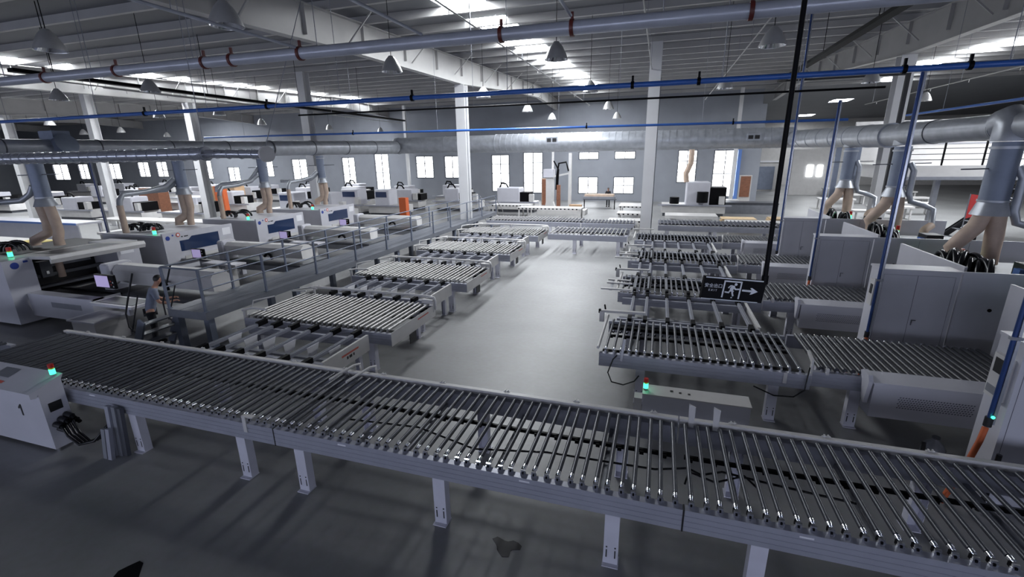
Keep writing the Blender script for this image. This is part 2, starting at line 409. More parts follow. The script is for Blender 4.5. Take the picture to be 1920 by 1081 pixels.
# ================================================================== ROLLER TABLES
PITCH = 0.146
def beam_profile(y0, y1, z0, z1, side):                    # aluminium side profile with grooves on the outer side
    zs = [z0 + (z1-z0)*t for t in (.22, .27, .47, .52, .72, .77)]
    out, inn = (y0, y1) if side < 0 else (y1, y0); g = out + (.006 if side < 0 else -.006)
    p = [(out, z0)]
    for i in range(0, 6, 2): p += [(out, zs[i]), (g, zs[i]+.002), (g, zs[i+1]-.002), (out, zs[i+1])]
    p += [(out, z1), (inn, z1), (inn, z0)]
    return p
def roller_mb(y0, y1, r, m, capm=None, n=10, cap=.05):
    b = MB(); 
    if capm: 
        b.cyl((0,y0,0),(0,y0+.018,0), r*.62, chrome, n).cyl((0,y0+.018,0),(0,y0+.018+cap,0), r*1.06, capm, n).cyl((0,y0+.018+cap,0),(0,y0+.03+cap,0), r*.8, black, n)
        b.cyl((0,y0+.03+cap,0),(0,y1,0), r, m, n)
    else: b.cyl((0,y0,0),(0,y1,0), r, m, n)
    return b
def bracket_mb(y, zt, zb):                                  # roller seat standing on the beam
    return MB().box(-.028, .028, y-.034, y-.012, zb-zt, .006, chrome).box(-.032, .032, y-.038, y-.008, zb-zt, zb-zt+.025, chrome).box(-.010, .010, y-.042, y-.036, zb-zt+.008, -.02, black).box(-.03,-.018,y-.012,y+.03,zb-zt,.0,black)
def leg_mb(x, y, side, ztop, w=.17, d=.13, m=None):
    m = m or legm; b = MB(); o = y; i = y - side*d
    b.box(x-w/2, x+w/2, o-side*.006, o, .012, ztop, m).box(x-w/2, x-w/2+.006, i, o-side*.006, .012, ztop, m).box(x+w/2-.006, x+w/2, i, o-side*.006, .012, ztop, m)
    b.box(x-w/2-.01, x+w/2+.01, i, o+side*.055, 0, .012, m)
    for sx in (-.05, .05):
        b.box(x+sx-.007, x+sx+.007, o+side*.001, o+side*.004, .1, .21, ink).box(x+sx-.009, x+sx+.009, o+side*.001, o+side*.004, .24, .258, ink)
    return b
def roller_table(label, x0, x1, y0, y1, ztop, rm, capm, rr=.027, r0=None, legx=(), brackets=False, group=None, beams=True, drive=True, pitch=PITCH,
                 end_l=False, end_r=False, name='roller_table', beamm=None, jitter=.006, zh=.27, channel=False):
    root = thing(name, label, 'roller conveyor', (x0, y0, 0), group); bm_ = beamm or alu
    zb1 = ztop - .08; zb0 = zb1 - zh
    part('side_beam', MB().prism(beam_profile(y0, y0+.09, zb0, zb1, -1), 'x', x0, x1, bm_), root)
    part('side_beam', MB().prism(beam_profile(y1-.09, y1, zb0, zb1, 1), 'x', x0, x1, bm_), root)
    for e, xx in ((end_l, x0), (end_r, x1)):
        if e:
            sgn = -1 if xx == x0 else 1
            part('end_plate', MB().box(xx+sgn*.002, xx+sgn*.012, y0+.0, y1-.0, zb0-.02, zb1+.03, white2), root)
    nx = 0; X = x0+.6
    b = MB()
    while X < x1-.2: b.box(X-.03, X+.03, y0+.09, y1-.09, zb0+.02, zb0+.08, greym); X += 1.35
    parts('cross_bar', b, root)
    if drive:
        yd = y0+(y1-y0)*.66; part('drive_rail', MB().box(x0+.05, x1-.05, yd-.02, yd+.02, zb0+.12, zb0+.17, black), root)
        b = MB(); X = x0+.1
        while X < x1-.12: b.box(X, X+.055, yd-.055, yd-.02, zb0+.11, zb0+.16, black); X += PITCH*2
        parts('drive_pad', b, root)
    if channel:  # black channels added under the rollers to darken the gaps
        part('belt_shade_channel', MB().box(x0+.04, x1-.04, y0+.1, y0+.36, ztop-.20, ztop-.135, black), root)
        part('belt_shade_channel', MB().box(x0+.04, x1-.04, y1-.30, y1-.1, ztop-.20, ztop-.135, black), root)
    lx = [(x, s_) for x in legx for s_ in (-1, 1)]
    for x, s_ in lx: part('leg', leg_mb(x, y0+.01 if s_ < 0 else y1-.01, s_, zb0), root)
    X = r0 if r0 is not None else x0 + pitch/2; src = None; bs = None; i = 0
    zc = ztop - rr
    while X < x1-.03:
        xx = X + (jitter if i % 2 else -jitter)
        if src is None:
            b = roller_mb(y0+.10, y1-.10, rr, rm, capm)
            b.v = [(v[0]+xx, v[1], v[2]+zc) for v in b.v]; src = part('roller', b, root)
            x_src = xx
            if brackets:
                bb = bracket_mb(y0+.10, zc, zb1)
            else:
                bb = MB().box(-.018, .018, y0+.06, y0+.1, zb1-zc, .0, rm if rm is steel2 else chrome)
            bb.v = [(v[0]+xx, v[1], v[2]+zc) for v in bb.v]; bs = part('roller_bracket', bb, src)
        else:
            o = inst(src, 'roller', root, (xx-x_src, 0, 0))
            if bs: q = inst(bs, 'roller_bracket', o, (0,0,0))
        X += pitch; i += 1
    return root

# --- the long conveyor across the foreground, in three sections
ZF = 1.06
fy0, fy1 = 4.46, 6.20
fa = roller_table('left section of the long foreground roller conveyor, behind the numbered cabinet', -12.65, -5.09, fy0, fy1, ZF, steel, chrome, legx=(-11.9, -10.6, -8.05, -5.76), brackets=True, group=None)
fb = roller_table('middle section of the long foreground roller conveyor, crossing the open aisle', -5.07, .49, fy0, fy1, ZF, steel, chrome, legx=(-4.68, -2.47, -.25), brackets=True)
fc = roller_table('right-hand section of the long foreground roller conveyor, running out of the corner', .51, 6.3, fy0, fy1, ZF, steel, chrome, legx=(1.28, 3.4, 5.3), brackets=True)
f0 = roller_table('end of another roller conveyor at the left edge, past the long one', -19, -13.0, 3.7, 5.5, ZF, steel, chrome, legx=(-18, -13.6))
for root, xa, xb in ((fa, -12.65, -5.09), (fb, -5.07, .49), (fc, .51, 6.3)):
    part('guide_rail', MB().box(xa, xb, fy1-.02, fy1+.055, 1.03, 1.075, white2).box(xa, xb, fy1+.02, fy1+.03, .9, 1.03, white2), root)
    b = MB(); X = xa+.7
    while X < xb: b.box(X-.03, X-.015, fy1+.04, fy1+.075, 1.0, 1.1, white2).box(X+.015, X+.03, fy1+.04, fy1+.075, 1.0, 1.1, white2).box(X-.05, X+.05, fy1+.045, fy1+.07, 1.07, 1.083, white2); X += 1.13
    parts('rail_clip', b, root)
    b = MB()
    for X in (xa+1.1, xa+3.7): b.box(X, X+.13, fy0-.004, fy0-.001, .93, .95, paper)
    parts('label_plate', b, root)
part('seam_cover', MB().box(-5.087, -5.071, fy0-.004, fy0+.09, .70, .985, ink), fb)
part('seam_cover', MB().box(.492, .508, fy0-.004, fy0+.09, .70, .985, ink), fc)
# small white bracket plates bolted to the front beam and the guide rail
part('stop_bracket', MB().box(-5.62, -5.56, fy0-.014, fy0-.002, .84, 1.10, white2).box(-5.62, -5.42, fy0-.014, fy0+.05, 1.095, 1.11, white2), fa)
for X in (.66, .98):
    part('stop_bracket', MB().prism([(X-.035, .98),(X+.035, .94),(X+.045, 1.3),(X-.045, 1.34)], 'y', fy1-.05, fy1-.03, white2), fc if X > .51 else fb)
# white hooked arms where the transfer meets the conveyor
for X in (-5.05, -4.72):
    part('stop_arm', MB().tube([(X-.05, 5.75, 1.12),(X, 5.95, 1.14),(X+.05, 6.28, 1.15),(X+.09, 6.4, 1.13),(X+.09, 6.42, .96)], .022, white2, 8), fb)
# cable loom on the cross bars of the front conveyor
b = MB().tube([(-4.4,5.2,.815),(-3.2,5.3,.82),(-2.2,5.05,.815),(-1.2,5.25,.82),(.2,5.3,.815),(.6,5.42,.83),(.75,5.3,.85),(1.0,5.42,.86),(1.5,5.35,.86),(2.4,5.3,.83)], .014, hose, 6)
b.tube([(.55,5.1,.83),(.6,5.3,.87),(.9,5.2,.85),(1.25,5.4,.87),(1.4,5.2,.84)], .014, hose, 6)
solo('cable_loom', b, 'black cable loom lying on the cross bars inside the foreground conveyor', 'cable')

# --- tables on the left of the aisle
YT = [8.2, 12.5, 16.9, 21.4]
def left_table():
    y0, y1 = 8.2, 10.35
    r = roller_table('', -9.6, -5.45, y0, y1, 1.03, steel2, None, rr=.031, legx=(-9.0, -6.0), end_r=True, group='roller tables on the left of the aisle', beamm=alu, channel=True)
    part('guide_rail', MB().tube([(-9.35, y1+.05, 1.17),(-7.4, y1+.06, 1.17),(-5.7, y1+.05, 1.17),(-5.45, y1-.02, 1.16),(-5.40, y1-.05, 1.08),(-5.40, y1-.05, .85)], .034, white2, 10), r)
    parts('rail_bracket', MB().box(-5.75, -5.44, y1-.14, y1+.02, 1.03, 1.13, white2).box(-5.438, -5.425, y1-.12, y1, .8, 1.1, white2).box(-9.3, -9.26, y1-.02, y1+.03, .95, 1.15, white2).box(-7.5, -7.46, y1-.0, y1+.04, .95, 1.15, white2), r)
    b = MB().tube([(-9.75, y1+.1, 1.08),(-9.4, y1+.0, 1.16),(-9.1, y1-.1, 1.18)], .028, white2, 8).tube([(-9.8, y1-.25, 1.12),(-9.45, y1-.1, 1.17),(-9.2, y1+.12, 1.2)], .022, white2, 8).tube([(-9.7, y1-.4, 1.15),(-9.25, y1-.35, 1.17)], .022, white2, 8)
    parts('transfer_hook', b, r)
    b = MB().tube([(-9.75, y0+.1, 1.12),(-9.55, y0+.25, 1.14),(-9.1, y0+.25, 1.13)], .03, white2, 8).tube([(-9.6,y0+.28,1.12),(-9.6,y0+.35,1.3),(-9.3,y0+.75,1.32)], .02, white2, 8).box(-9.72, -9.66, y0+.1, y0+.16, .7, 1.1, white2)
    part('front_hook', b, r)
    part('printed_mark', MB().box(-5.436, -5.433, y0+1.2, y0+1.75, .87, .9, redmark), r)
    b = MB().box(-5.436, -5.42, y0+.75, y0+1.05, .42, .66, blackm)
    part('junction_box', b, r)
    return r
LT = ['nearest left roller table, beside the open-topped transfer frame', 'second left roller table from the front, along the walkway',
      'third left roller table from the front, beside the walkway', 'farthest of the left roller tables, near the cross conveyor']
t0 = left_table(); t0['label'] = LT[0]
for k in range(1, 4): copy_tree(t0, Vector(t0.location)+Vector((0, YT[k]-YT[0], 0)), LT[k])

# --- open transfer frames between the left tables
def transfer(y0, y1, xs, xr, xl, label, group, z=.98, mark=True, plates=True):
    r = thing('transfer_frame', label, 'transfer conveyor', (xr, y0, 0), group)
    for yy in (y0+.12, y1-.2):
        part('cross_beam', MB().prism(beam_profile(yy, yy+.08, z-.24, z-.06, -1), 'x', xl, xr-.02, alu), r)
    part('lower_rail', MB().box(xl, xr-.02, (y0+y1)/2-.05, (y0+y1)/2+.05, z-.36, z-.31, greym), r)
    part('end_plate', MB().box(xr-.015, xr, y0+.08, y1-.08, z-.34, z+.02, white2).box(xr-.06, xr-.015, y0+.08, y1-.08, z+.0, z+.015, white2), r)
    if mark:
        part('printed_mark', MB().box(xr+.001, xr+.003, y0+.6, y0+1.15, z-.13, z-.09, redmark).box(xr+.001, xr+.003, y0+.75, y0+.8, z-.22, z-.16, ink).box(xr+.001, xr+.003, y0+.83, y0+.92, z-.22, z-.16, ink).box(xr+.001, xr+.003, y0+.96, y0+1.0, z-.22, z-.16, ink), r)
    s0 = None
    for X in xs:
        if s0 is None:
            b = MB().box(X-.035, X+.035, y0, y1, z-.05, z+.02, alu).box(X-.012, X+.012, y0-.02, y1+.02, z+.02, z+.032, greym)
            b.box(X-.045, X+.045, y0-.12, y0+.16, z-.06, z+.05, black).box(X-.045, X+.045, y1-.16, y1+.12, z-.06, z+.05, black)
            s0 = part('belt_beam', b, r); X0 = X
            if plates: p0 = part('hanger_plate', MB().prism([(y0+.62, z-.02),(y0+.64, z-.2),(y0+.72, z-.24),(y0+.86, z-.24),(y0+.92, z-.17),(y0+.98, z-.02)], 'x', X+.036, X+.046, paper), s0)
        else:
            o = inst(s0, 'belt_beam', r, (X-X0, 0, 0))
            if plates: inst(p0, 'hanger_plate', o, (0,0,0))
    for X in (xl+.3, xr-.25):
        for s_, yy in ((-1, y0+.12), (1, y1-.12)): part('leg', leg_mb(X, yy, s_, z-.24, .12, .1), r)
    return r
XSL = [-8.85, -8.4, -7.9, -7.35, -6.75, -6.2]
transfer(6.42, 8.03, XSL, -5.85, -9.1, 'open transfer frame nearest the foreground conveyor, red print on its end plate', 'transfer frames between the left tables')
transfer(10.6, 12.35, XSL, -5.85, -9.1, 'open transfer frame between the nearest and second left roller tables', 'transfer frames between the left tables', mark=False)
transfer(14.85, 16.75, XSL, -5.85, -9.1, 'open transfer frame between the second and third left roller tables', 'transfer frames between the left tables', mark=False)
transfer(19.25, 21.25, XSL, -5.85, -9.1, 'open transfer frame between the third and farthest left roller tables', 'transfer frames between the left tables', mark=False)

# --- tables on the right of the aisle: a bright section and a dark rubber section each
YR = [8.4, 12.65, 16.85, 21.2]
def right_a():
    y0, y1 = 8.4, 10.35
    r = roller_table('', -.9, 2.75, y0, y1, 1.05, steel, chrome, legx=(-.1, 2.2), group='bright roller tables on the right of the aisle', r0=-.78, channel=True)  # the black channels here stand in for the shadow below the rollers
    part('end_rail', MB().tube([(-.93, y0+.05, 1.06),(-.93, y1, 1.08)], .03, white2, 8), r)
    b = MB().box(-1.12, -1.02, y1-.12, y1+.02, .95, 1.2, white2).beam((-1.1, y1-.05, 1.2), (-.1, y1-.0, 1.2), .1, .05, white2).box(-1.15, -1.1, y1-.08, y1-.02, 1.15, 1.24, black).tube([(-1.0,y1,1.22),(-1.03,y1+.1,1.3)], .02, black, 6)
    part('transfer_arm', b, r)
    b = MB(); X = -.75
    while X < 2.7: b.cyl((X, y0+1.32, .93), (X, y0+1.36, .93), .035, black, 8).box(X-.015, X+.015, y0+1.3, y0+1.33, .94, .97, chrome); X += PITCH
    parts('pulley', b, r)
    return r
def right_b():
    y0, y1 = 8.55, 10.4
    r = roller_table('', 2.80, 6.09, y0, y1, 1.06, rubber, None, rr=.043, legx=(3.5, 5.6), group='dark roller tables feeding the right machines', r0=2.95, pitch=.122, jitter=.0, drive=False)
    b = MB(); X = 2.95
    while X < 6.0: b.cyl((X, y1-.11, 1.017), (X, y1-.06, 1.017), .03, chrome, 8); X += .122
    parts('axle_end', b, r)
    b = MB().prism([(y0-.05, .78),(y0+.0, .78),(y0+.04, 1.14),(y0+.3, 1.22),(y0+.28, 1.28),(y0-.02, 1.22)], 'x', 2.76, 2.79, white2)
    part('joint_arm', b, r)
    parts('small_bracket', MB().box(2.32, 2.38, y0-.17, y0-.16, .78, .98, white2).box(3.0, 3.05, y0-.01, y0+.05, .95, 1.06, white2), r)
    # white guard hood hung on the near beam
    b = MB().box(3.58, 5.25, y0-.36, y0-.34, .45, 1.05, white).box(3.58, 3.60, y0-.34, y0-.02, .45, 1.05, white).box(5.23, 5.25, y0-.34, y0-.02, .45, 1.05, white)
    b.add([(3.56,y0-.37,1.05),(5.25,y0-.37,1.05),(5.25,y0-.0,1.10),(3.56,y0-.0,1.10),(3.56,y0-.37,1.07),(5.25,y0-.37,1.07),(5.25,y0-.0,1.12),(3.56,y0-.0,1.12)], [(0,3,2,1),(4,5,6,7),(0,1,5,4),(1,2,6,5),(2,3,7,6),(3,0,4,7)], white)
    g = part('guard_hood', b, r)
    b = MB(); dx = 1.0/26
    for j in range(6):
        for i in range(26):
            X = 3.95 + i*dx + (.5*dx if j % 2 else 0); z = .66+j*.036
            b.prism([(X-.012, z),(X+.006, z),(X+.014, z+.016),(X-.004, z+.016)], 'y', y0-.364, y0-.361, groove)
    part('vent_slots', b, g)
    b = MB().prism([(y0-.36,1.07),(y0-.30,1.16),(y0-.1,1.18),(y0,1.12),(y0-.1,1.0),(y0-.2,.7),(y0-.3,.66)], 'x', 3.50, 3.56, white)
    part('hood_bracket', b, g)
    return r
LRA = ['nearest bright right-hand roller table with a black cable loop at its corner', 'second bright right roller table, partly behind the EXIT sign', 'third bright roller table right of the aisle', 'farthest bright right roller table, in front of the tall column']
LRB = ['nearest dark rubber roller table on the right, with the large vented guard', 'dark rubber roller table just right of the EXIT sign', 'third dark rubber roller table on the right', 'farthest dark rubber roller table on the right']
ra = right_a(); ra['label'] = LRA[0]; rb = right_b(); rb['label'] = LRB[0]
for k in range(1, 4):
    copy_tree(ra, Vector(ra.location)+Vector((0, YR[k]-YR[0], 0)), LRA[k]); copy_tree(rb, Vector(rb.location)+Vector((0, YR[k]-YR[0], 0)), LRB[k])
b = MB().tube([(-.55, 8.37, .97),(-.62, 8.32, .9),(-.7, 8.22, .66),(-.62, 8.2, .48),(-.4, 8.25, .42),(-.2, 8.3, .5),(-.12, 8.36, .6)], .013, hose, 8)
solo('power_cable', b, 'black cable hanging in a loop from the near right table corner', 'cable')
b = MB().tube([(2.72, 8.45, 1.1),(2.68, 8.36, .95),(2.66, 8.33, .72),(2.5, 8.3, .58),(2.2, 8.32, .55),(1.9, 8.5, .6)], .012, hose, 8)
solo('power_cable', b, 'black cable hanging at the joint of the near right tables', 'cable')
part('white_pointer', MB().beam((-.47, 8.36, .86),(-.43, 8.45, 1.28), .05, .012, white), ra)
XSR = [-.45, -.1, .4, .95, 1.55, 2.15]
TR = [(10.5, 12.5, 'open cross-transfer frame behind the nearest right roller table'), (14.75, 16.7, 'open cross-transfer frame between the second and third right tables'), (18.95, 21.05, 'open cross-transfer frame before the farthest right table')]
for y0, y1, lb in TR: transfer(y0, y1, XSR, 2.35, -.75, lb, 'transfer frames on the right side', mark=False, plates=False, z=.99)
# long slim beams lying over the second and third right tables
for k, y0 in enumerate((12.65, 16.85)):
    r = thing('belt_lane', ['set of slim belt lanes over the second right roller table', 'set of slim belt lanes over the third right roller table'][k], 'belt conveyor', (-.6, y0, 0))
    for X in XSR: part('lane', MB().box(X-.025, X+.025, y0-.05, y0+1.7, 1.07, 1.11, greym).box(X-.04, X+.04, y0-.08, y0+.1, 1.065, 1.13, black).box(X-.04, X+.04, y0+1.55, y0+1.73, 1.065, 1.13, black), r)
    part('end_bracket', MB().box(-1.25, -.55, y0+.4, y0+.48, 1.11, 1.15, white2).box(-1.25, -.6, y0+.75, y0+.83, 1.11, 1.15, white2).box(-1.05, -.98, y0+.48, y0+.75, 1.11, 1.15, white2).box(-1.35, -.55, y0-.25, y0-.17, 1.11, 1.15, white2).box(-1.13, -1.05, y0-.25, y0+.8, 1.10, 1.11, greym), r)

# --- cross conveyors at the far end of the aisle
f1 = roller_table('pale roller table facing the aisle at its far end, on two wide legs', -5.15, -1.3, 22.2, 24.5, 1.03, steel2, None, rr=.03, legx=(-3.8, -1.68), jitter=0, pitch=.2)
f2 = roller_table('long far cross conveyor, left half beyond the aisle end', -10.0, -4.2, 26.4, 28.4, 1.03, steel2, None, rr=.03, legx=(-9, -6), jitter=0, pitch=.2)
f3 = roller_table('long far cross conveyor, middle part left of the tall column', -4.15, -1.2, 26.4, 28.0, 1.03, steel2, None, rr=.03, legx=(-3.6,-1.6), jitter=0, pitch=.2)
f4 = roller_table('long far cross conveyor, right of the tall column', .1, 6.3, 26.2, 28.6, 1.03, steel, None, rr=.03, legx=(.6, 3, 5.8), jitter=0, pitch=.2)
f5 = roller_table('narrow far roller conveyor beyond the last right table', 6.5, 10.3, 26.2, 28.2, 1.03, steel, None, rr=.03, legx=(7,9), jitter=0, pitch=.25)

# ================================================================== CONTROL CABINET "1" AND FRONT CLUTTER
X1, X0 = -9.42, -11.25
cab = thing('control_cabinet', 'white hooded control cabinet marked 1 at the left front', 'cabinet', (-10.3, 4.2, 0))
part('body', MB().prism([(4.04, .06), (4.38, .06), (4.38, 1.27), (4.04, 1.1)], 'x', X0, X1, white), cab)
part('hood', MB().prism([(3.93, 1.06), (4.0, 1.04), (4.04, 1.1), (4.38, 1.22), (4.42, 1.3), (3.93, 1.145)], 'x', X0-.03, X1+.012, white), cab)
parts('foot', MB().cyl((X1-.05, 4.1, 0), (X1-.05, 4.1, .06), .03, chrome).cyl((X0+.1, 4.1, 0), (X0+.1, 4.1, .06), .03, chrome).cyl((X1-.05, 4.32, 0), (X1-.05, 4.32, .06), .03, chrome).cyl((X0+.1, 4.32, 0), (X0+.1, 4.32, .06), .03, chrome), cab)
part('side_window', MB().box(X1, X1+.004, 4.12, 4.30, .72, .88, ink), cab)
part('number_mark', MB().prism([(-10.02,.62),(-9.985,.62),(-9.985,.83),(-10.01,.83),(-10.08,.76),(-10.065,.735),(-10.02,.77)], 'y', 4.034, 4.038, ink), cab)
def slope_pt(x, t): # t 0..1 up the hood
    return Vector((x, 3.93+.49*t, 1.145+.155*t+.004))
part('top_panel', MB().quad(slope_pt(-10.75,.45), slope_pt(-10.35,.45), slope_pt(-10.35,.85), slope_pt(-10.75,.85), greym), cab)
part('red_mark', MB().quad(slope_pt(-10.75,.26), slope_pt(-10.3,.2), slope_pt(-10.3,.3), slope_pt(-10.75,.34), redmark), cab)
def beacon(p, parent_label, cat='signal light', r=.035, h=.22, order=('green','red')):
    x, y, z = p; t = thing('signal_beacon', parent_label, cat, p, 'green and red signal beacons')
    part('base', MB().cyl((x,y,z),(x,y,z+.02), r*.9, greym, 10), t)
    part('green_lens', MB().cyl((x,y,z+.02),(x,y,z+.02+h*.45), r, green_m, 12), t)
    part('yellow_lens', MB().cyl((x,y,z+.02+h*.45),(x,y,z+.02+h*.58), r*.92, yel_m, 12), t)
    part('red_lens', MB().cyl((x,y,z+.02+h*.58),(x,y,z+h), r, redl_m, 12), t)
    return t
beacon((-9.5, 4.34, 1.292), 'red and green signal beacon on the hood of the numbered cabinet', r=.04, h=.2)
# black plug connectors and cables at the cabinet's side
ct = thing('cable_bundle', 'bundle of thick black cables with round plugs beside the numbered cabinet', 'cables', (-9.2, 4.3, .3))
for i, (yy, zz) in enumerate(((4.12,.5),(4.2,.56),(4.29,.6),(4.16,.4),(4.25,.44),(4.34,.5))):
    parts('plug', MB().cyl((X1+.016, yy, zz), (X1+.16, yy+.01, zz-.02), .045, blackm, 12).cyl((X1+.16, yy+.01, zz-.02),(X1+.22, yy+.01, zz-.05), .032, black, 10), ct)
for i in range(4):
    q = i*.05
    part('cable', MB().tube([(X1+.2, 4.12+q, .46+q*.4),(X1+.32, 4.1+q, .34),(X1+.5, 4.12+q, .2-q*.2),(X1+.75, 4.2+q, .26),(X1+.86, 4.35+q, .45),(X1+.92, 4.52+q*.8, .62),(X1+1.1, 4.75+q, .69)], .022, hose, 8), ct)
# bundle of grey profiles leaning against the beam
pr = thing('profile_stack', 'stack of upright grey aluminium profiles leaning on the front conveyor', 'metal profiles', (-8.3, 4.3, 0))
for i, (dx, dy, h) in enumerate(((0, 0, .88), (.1, .03, .86), (.05, -.1, .52), (-.06, -.1, .5), (.19, .05, .84))):
    part('profile', MB().beam((-8.36+dx, 4.28+dy, 0), (-8.38+dx, 4.36+dy, h), .085, .06, [alu, greym, alu, greym, greyd][i], up=(0,1,0)), pr)
# dark stain and a scrap of foil on the floor
b = MB(); pts = []
for i in range(16):
    t = 2*math.pi*i/16; r_ = .16*(1+.35*math.sin(3*t)+.15*math.cos(5*t)); pts.append((-1.52+r_*math.cos(t)*1.0, 4.36+r_*.75*math.sin(t)))
b.prism(pts, 'z', .001, .006, blackm)
solo('foil_scrap', b, 'crumpled dark scrap lying on the floor in front of the conveyor', 'scrap')
b = MB(); pts = [tuple(gz(x, y)[:2]) for x, y in ((205,1090),(222,1070),(240,1061),(262,1051),(269,1055),(264,1070),(258,1090))][::-1]
b.prism(pts, 'z', .001, .004, black)
solo('floor_mat_piece', b, 'dark flat patch on the floor at the bottom edge', 'floor scrap')

# --- long white box with a beacon, under the near right table
bx = thing('control_box', 'long white control box standing behind the foreground conveyor', 'control box', (.8, 7.4, 0))
part('housing', MB().prism([(7.27,.32),(7.60,.32),(7.60,.80),(7.27,.80)], 'x', -.02, 1.64, white), bx)
part('lid', MB().prism([(7.262,.795),(7.61,.795),(7.61,.825),(7.262,.815)], 'x', -.03, 1.65, white2), bx)
part('stand', MB().box(.1,.18,7.36,7.5,0,.32,legm).box(1.42,1.5,7.36,7.5,0,.32,legm), bx)
part('print_marks', MB().box(.42,.47,7.44,7.49,.8255,.8275,ink).box(.56,.60,7.42,7.46,.8255,.8275,ink).box(.70,.74,7.41,7.45,.8255,.8275,ink), bx)
beacon((.02, 7.42, .83), 'red and green signal beacon on the long white control box', r=.04, h=.2)
part('end_box', MB().box(-.16,-.03,7.3,7.5,.35,.7,white2), bx)
# pale jug and cables near the right front machine
jug = thing('plastic_jug', 'pale translucent plastic jug on the floor below the vented guard', 'jug', (4.35, 7.8, 0))
part('body', MB().lathe((4.35,7.8,0), [(0,0),(.14,.0),(.15,.03),(.15,.26),(.11,.34),(.05,.38),(.045,.42)], greym, 14), jug)
part('cap', MB().cyl((4.35,7.8,.42),(4.35,7.8,.45),.05,greyd,12), jug)
b = MB().tube([(4.36,6.95,1.15),(4.30,6.88,.98),(4.22,6.82,.75),(4.12,6.78,.4),(4.0,6.75,.04)], .035, orange, 10)
solo('orange_cable', b, 'orange cable dropping from the conduit to the floor at the right', 'cable')
b = MB().tube([(4.44,6.72,.9),(4.43,6.7,.6),(4.42,6.7,.3),(4.38,6.7,.035)], .03, hose, 10).tube([(4.05,7.5,.5),(4.02,7.4,.3),(4.0,7.3,.035)], .03, hose, 8)
solo('black_cable', b, 'thick black cable dropping beside the orange one', 'cable')

# ================================================================== RIGHT MACHINES
def conduit(x, y, z0, z1, label, m, m2=silver, hosecol=None, grp='vertical conduits at the right machines'):
    t = thing('vertical_conduit', label, 'conduit', (x, y, z0), grp)
    part('pipe', MB().cyl((x,y,z0),(x,y,z1),.026, m, 10), t)
    part('cable_tray', MB().box(x+.028, x+.062, y-.018, y+.018, z0, z1, m2), t)  # strip coloured bright silver to stand in for the highlight along the pipe
    part('coupling', MB().cyl((x,y,z0-.03),(x,y,z0+.1),.045, blackm, 10).box(x-.04,x+.08,y-.03,y+.03,z0+1.2,z0+1.24,greym), t)
    return t
def machine(label):
    y = 6.92
    r = thing('edge_machine', label, 'machine', (5.2, y, 0), 'white edge machines on the right')
    part('door_cabinet', MB().box(4.5, 5.84, y, y+.46, .03, 2.33, white), r)
    part('cabinet_top', MB().box(4.48, 5.86, y-.02, y+.47, 2.33, 2.37, white), r)
    parts('door_seams', MB().box(5.14, 5.146, y-.004, y-.001, .15, 2.25, groove).box(4.56, 4.564, y-.004, y-.001, .15, 2.25, groove).box(5.76, 5.764, y-.004, y-.001, .15, 2.25, groove).box(4.56,5.76,y-.004,y-.001,2.25,2.254,groove), r)
    part('door_handle', MB().box(5.18, 5.2, y-.03, y-.004, 1.2, 1.32, chrome).box(5.18, 5.26, y-.03, y-.02, 1.3, 1.32, chrome), r)
    part('base_skirt', MB().box(4.5, 5.84, y+.02, y+.44, 0, .03, greyd), r)
    # enclosure: front panel, side panel over the roller opening, lid rim
    b = MB().box(5.87, 9.4, y, y+.05, .03, 2.37, white)
    f = part('front_panel', b, r)
    part('panel_seam', MB().box(6.9, 6.906, y-.004, y-.001, .1, 2.3, groove).box(8.0, 8.006, y-.004, y-.001, .1, 2.3, groove), f)
    part('panel_lock', MB().cyl((6.42,y-.012,1.62),(6.42,y,1.62),.035,black,12), f)
    b = MB().box(6.12, 6.17, y+.5, y+3.25, 1.18, 2.37, white)
    part('side_panel', b, r)
    part('pillar', MB().box(6.12, 6.3, y+3.1, y+3.25, .03, 1.18, white).box(6.12, 6.3, y+.5, y+1.3, .03, 1.18, white), r)
    part('top_deck', MB().box(6.17, 9.4, y+.05, y+3.2, 1.9, 1.98, greyd), r)
    part('rear_body', MB().box(7.4, 9.4, y+.8, y+2.9, .05, 1.9, white2), r)
    return r
LM = ['nearest right machine, cut off by the right edge, white door cabinet', 'second right machine with two tall white doors casting a slanted shadow', 'third right machine, white doors behind the long blue conduit', 'farthest right machine with a single pale door showing']
m0 = machine(LM[0])
ms_ = [copy_tree(m0, Vector(m0.location)+Vector((0, 4.1*k, 0)), LM[k]) for k in range(1, 4)]
M1_ = ms_[0]; BASE[M1_] = Vector((5.2, 11.02, 0))
# control box on the nearest machine's left face
cb = part('control_panel', MB().box(4.44, 4.5, 7.0, 7.3, 1.5, 2.1, white2), m0)
part('panel_screen', MB().box(4.436, 4.44, 7.05, 7.25, 1.85, 2.05, ink), cb); part('panel_label', MB().box(4.436, 4.44, 7.04, 7.28, 1.55, 1.66, greym), cb)
part('control_panel', MB().box(4.44, 4.5, 11.05, 11.25, 1.55, 2.1, white2).box(4.43, 4.44, 11.1, 11.2, 1.8, 2.0, ink), M1_)
for k, (y, z0, z1, lb) in enumerate(((6.95, 1.2, 6.0, 'blue conduit at the right edge, ending above an orange cable'), (10.8, .95, 6.05, 'long blue conduit left of the second machine, running to the roof pipes'),
                     (14.95, 1.1, 6.0, 'blue conduit in front of the third right machine'), (19.1, 1.05, 9.6, 'thin conduit beside the farthest right machine'))):
    conduit(4.39 if k else 4.37, y, z0, z1, lb, blue2)
part('led', MB().cyl((4.37,6.885,1.33),(4.37,6.90,1.33),.02, green_m, 10), [o for o in COL.objects if o.name.startswith('vertical_conduit')][0])
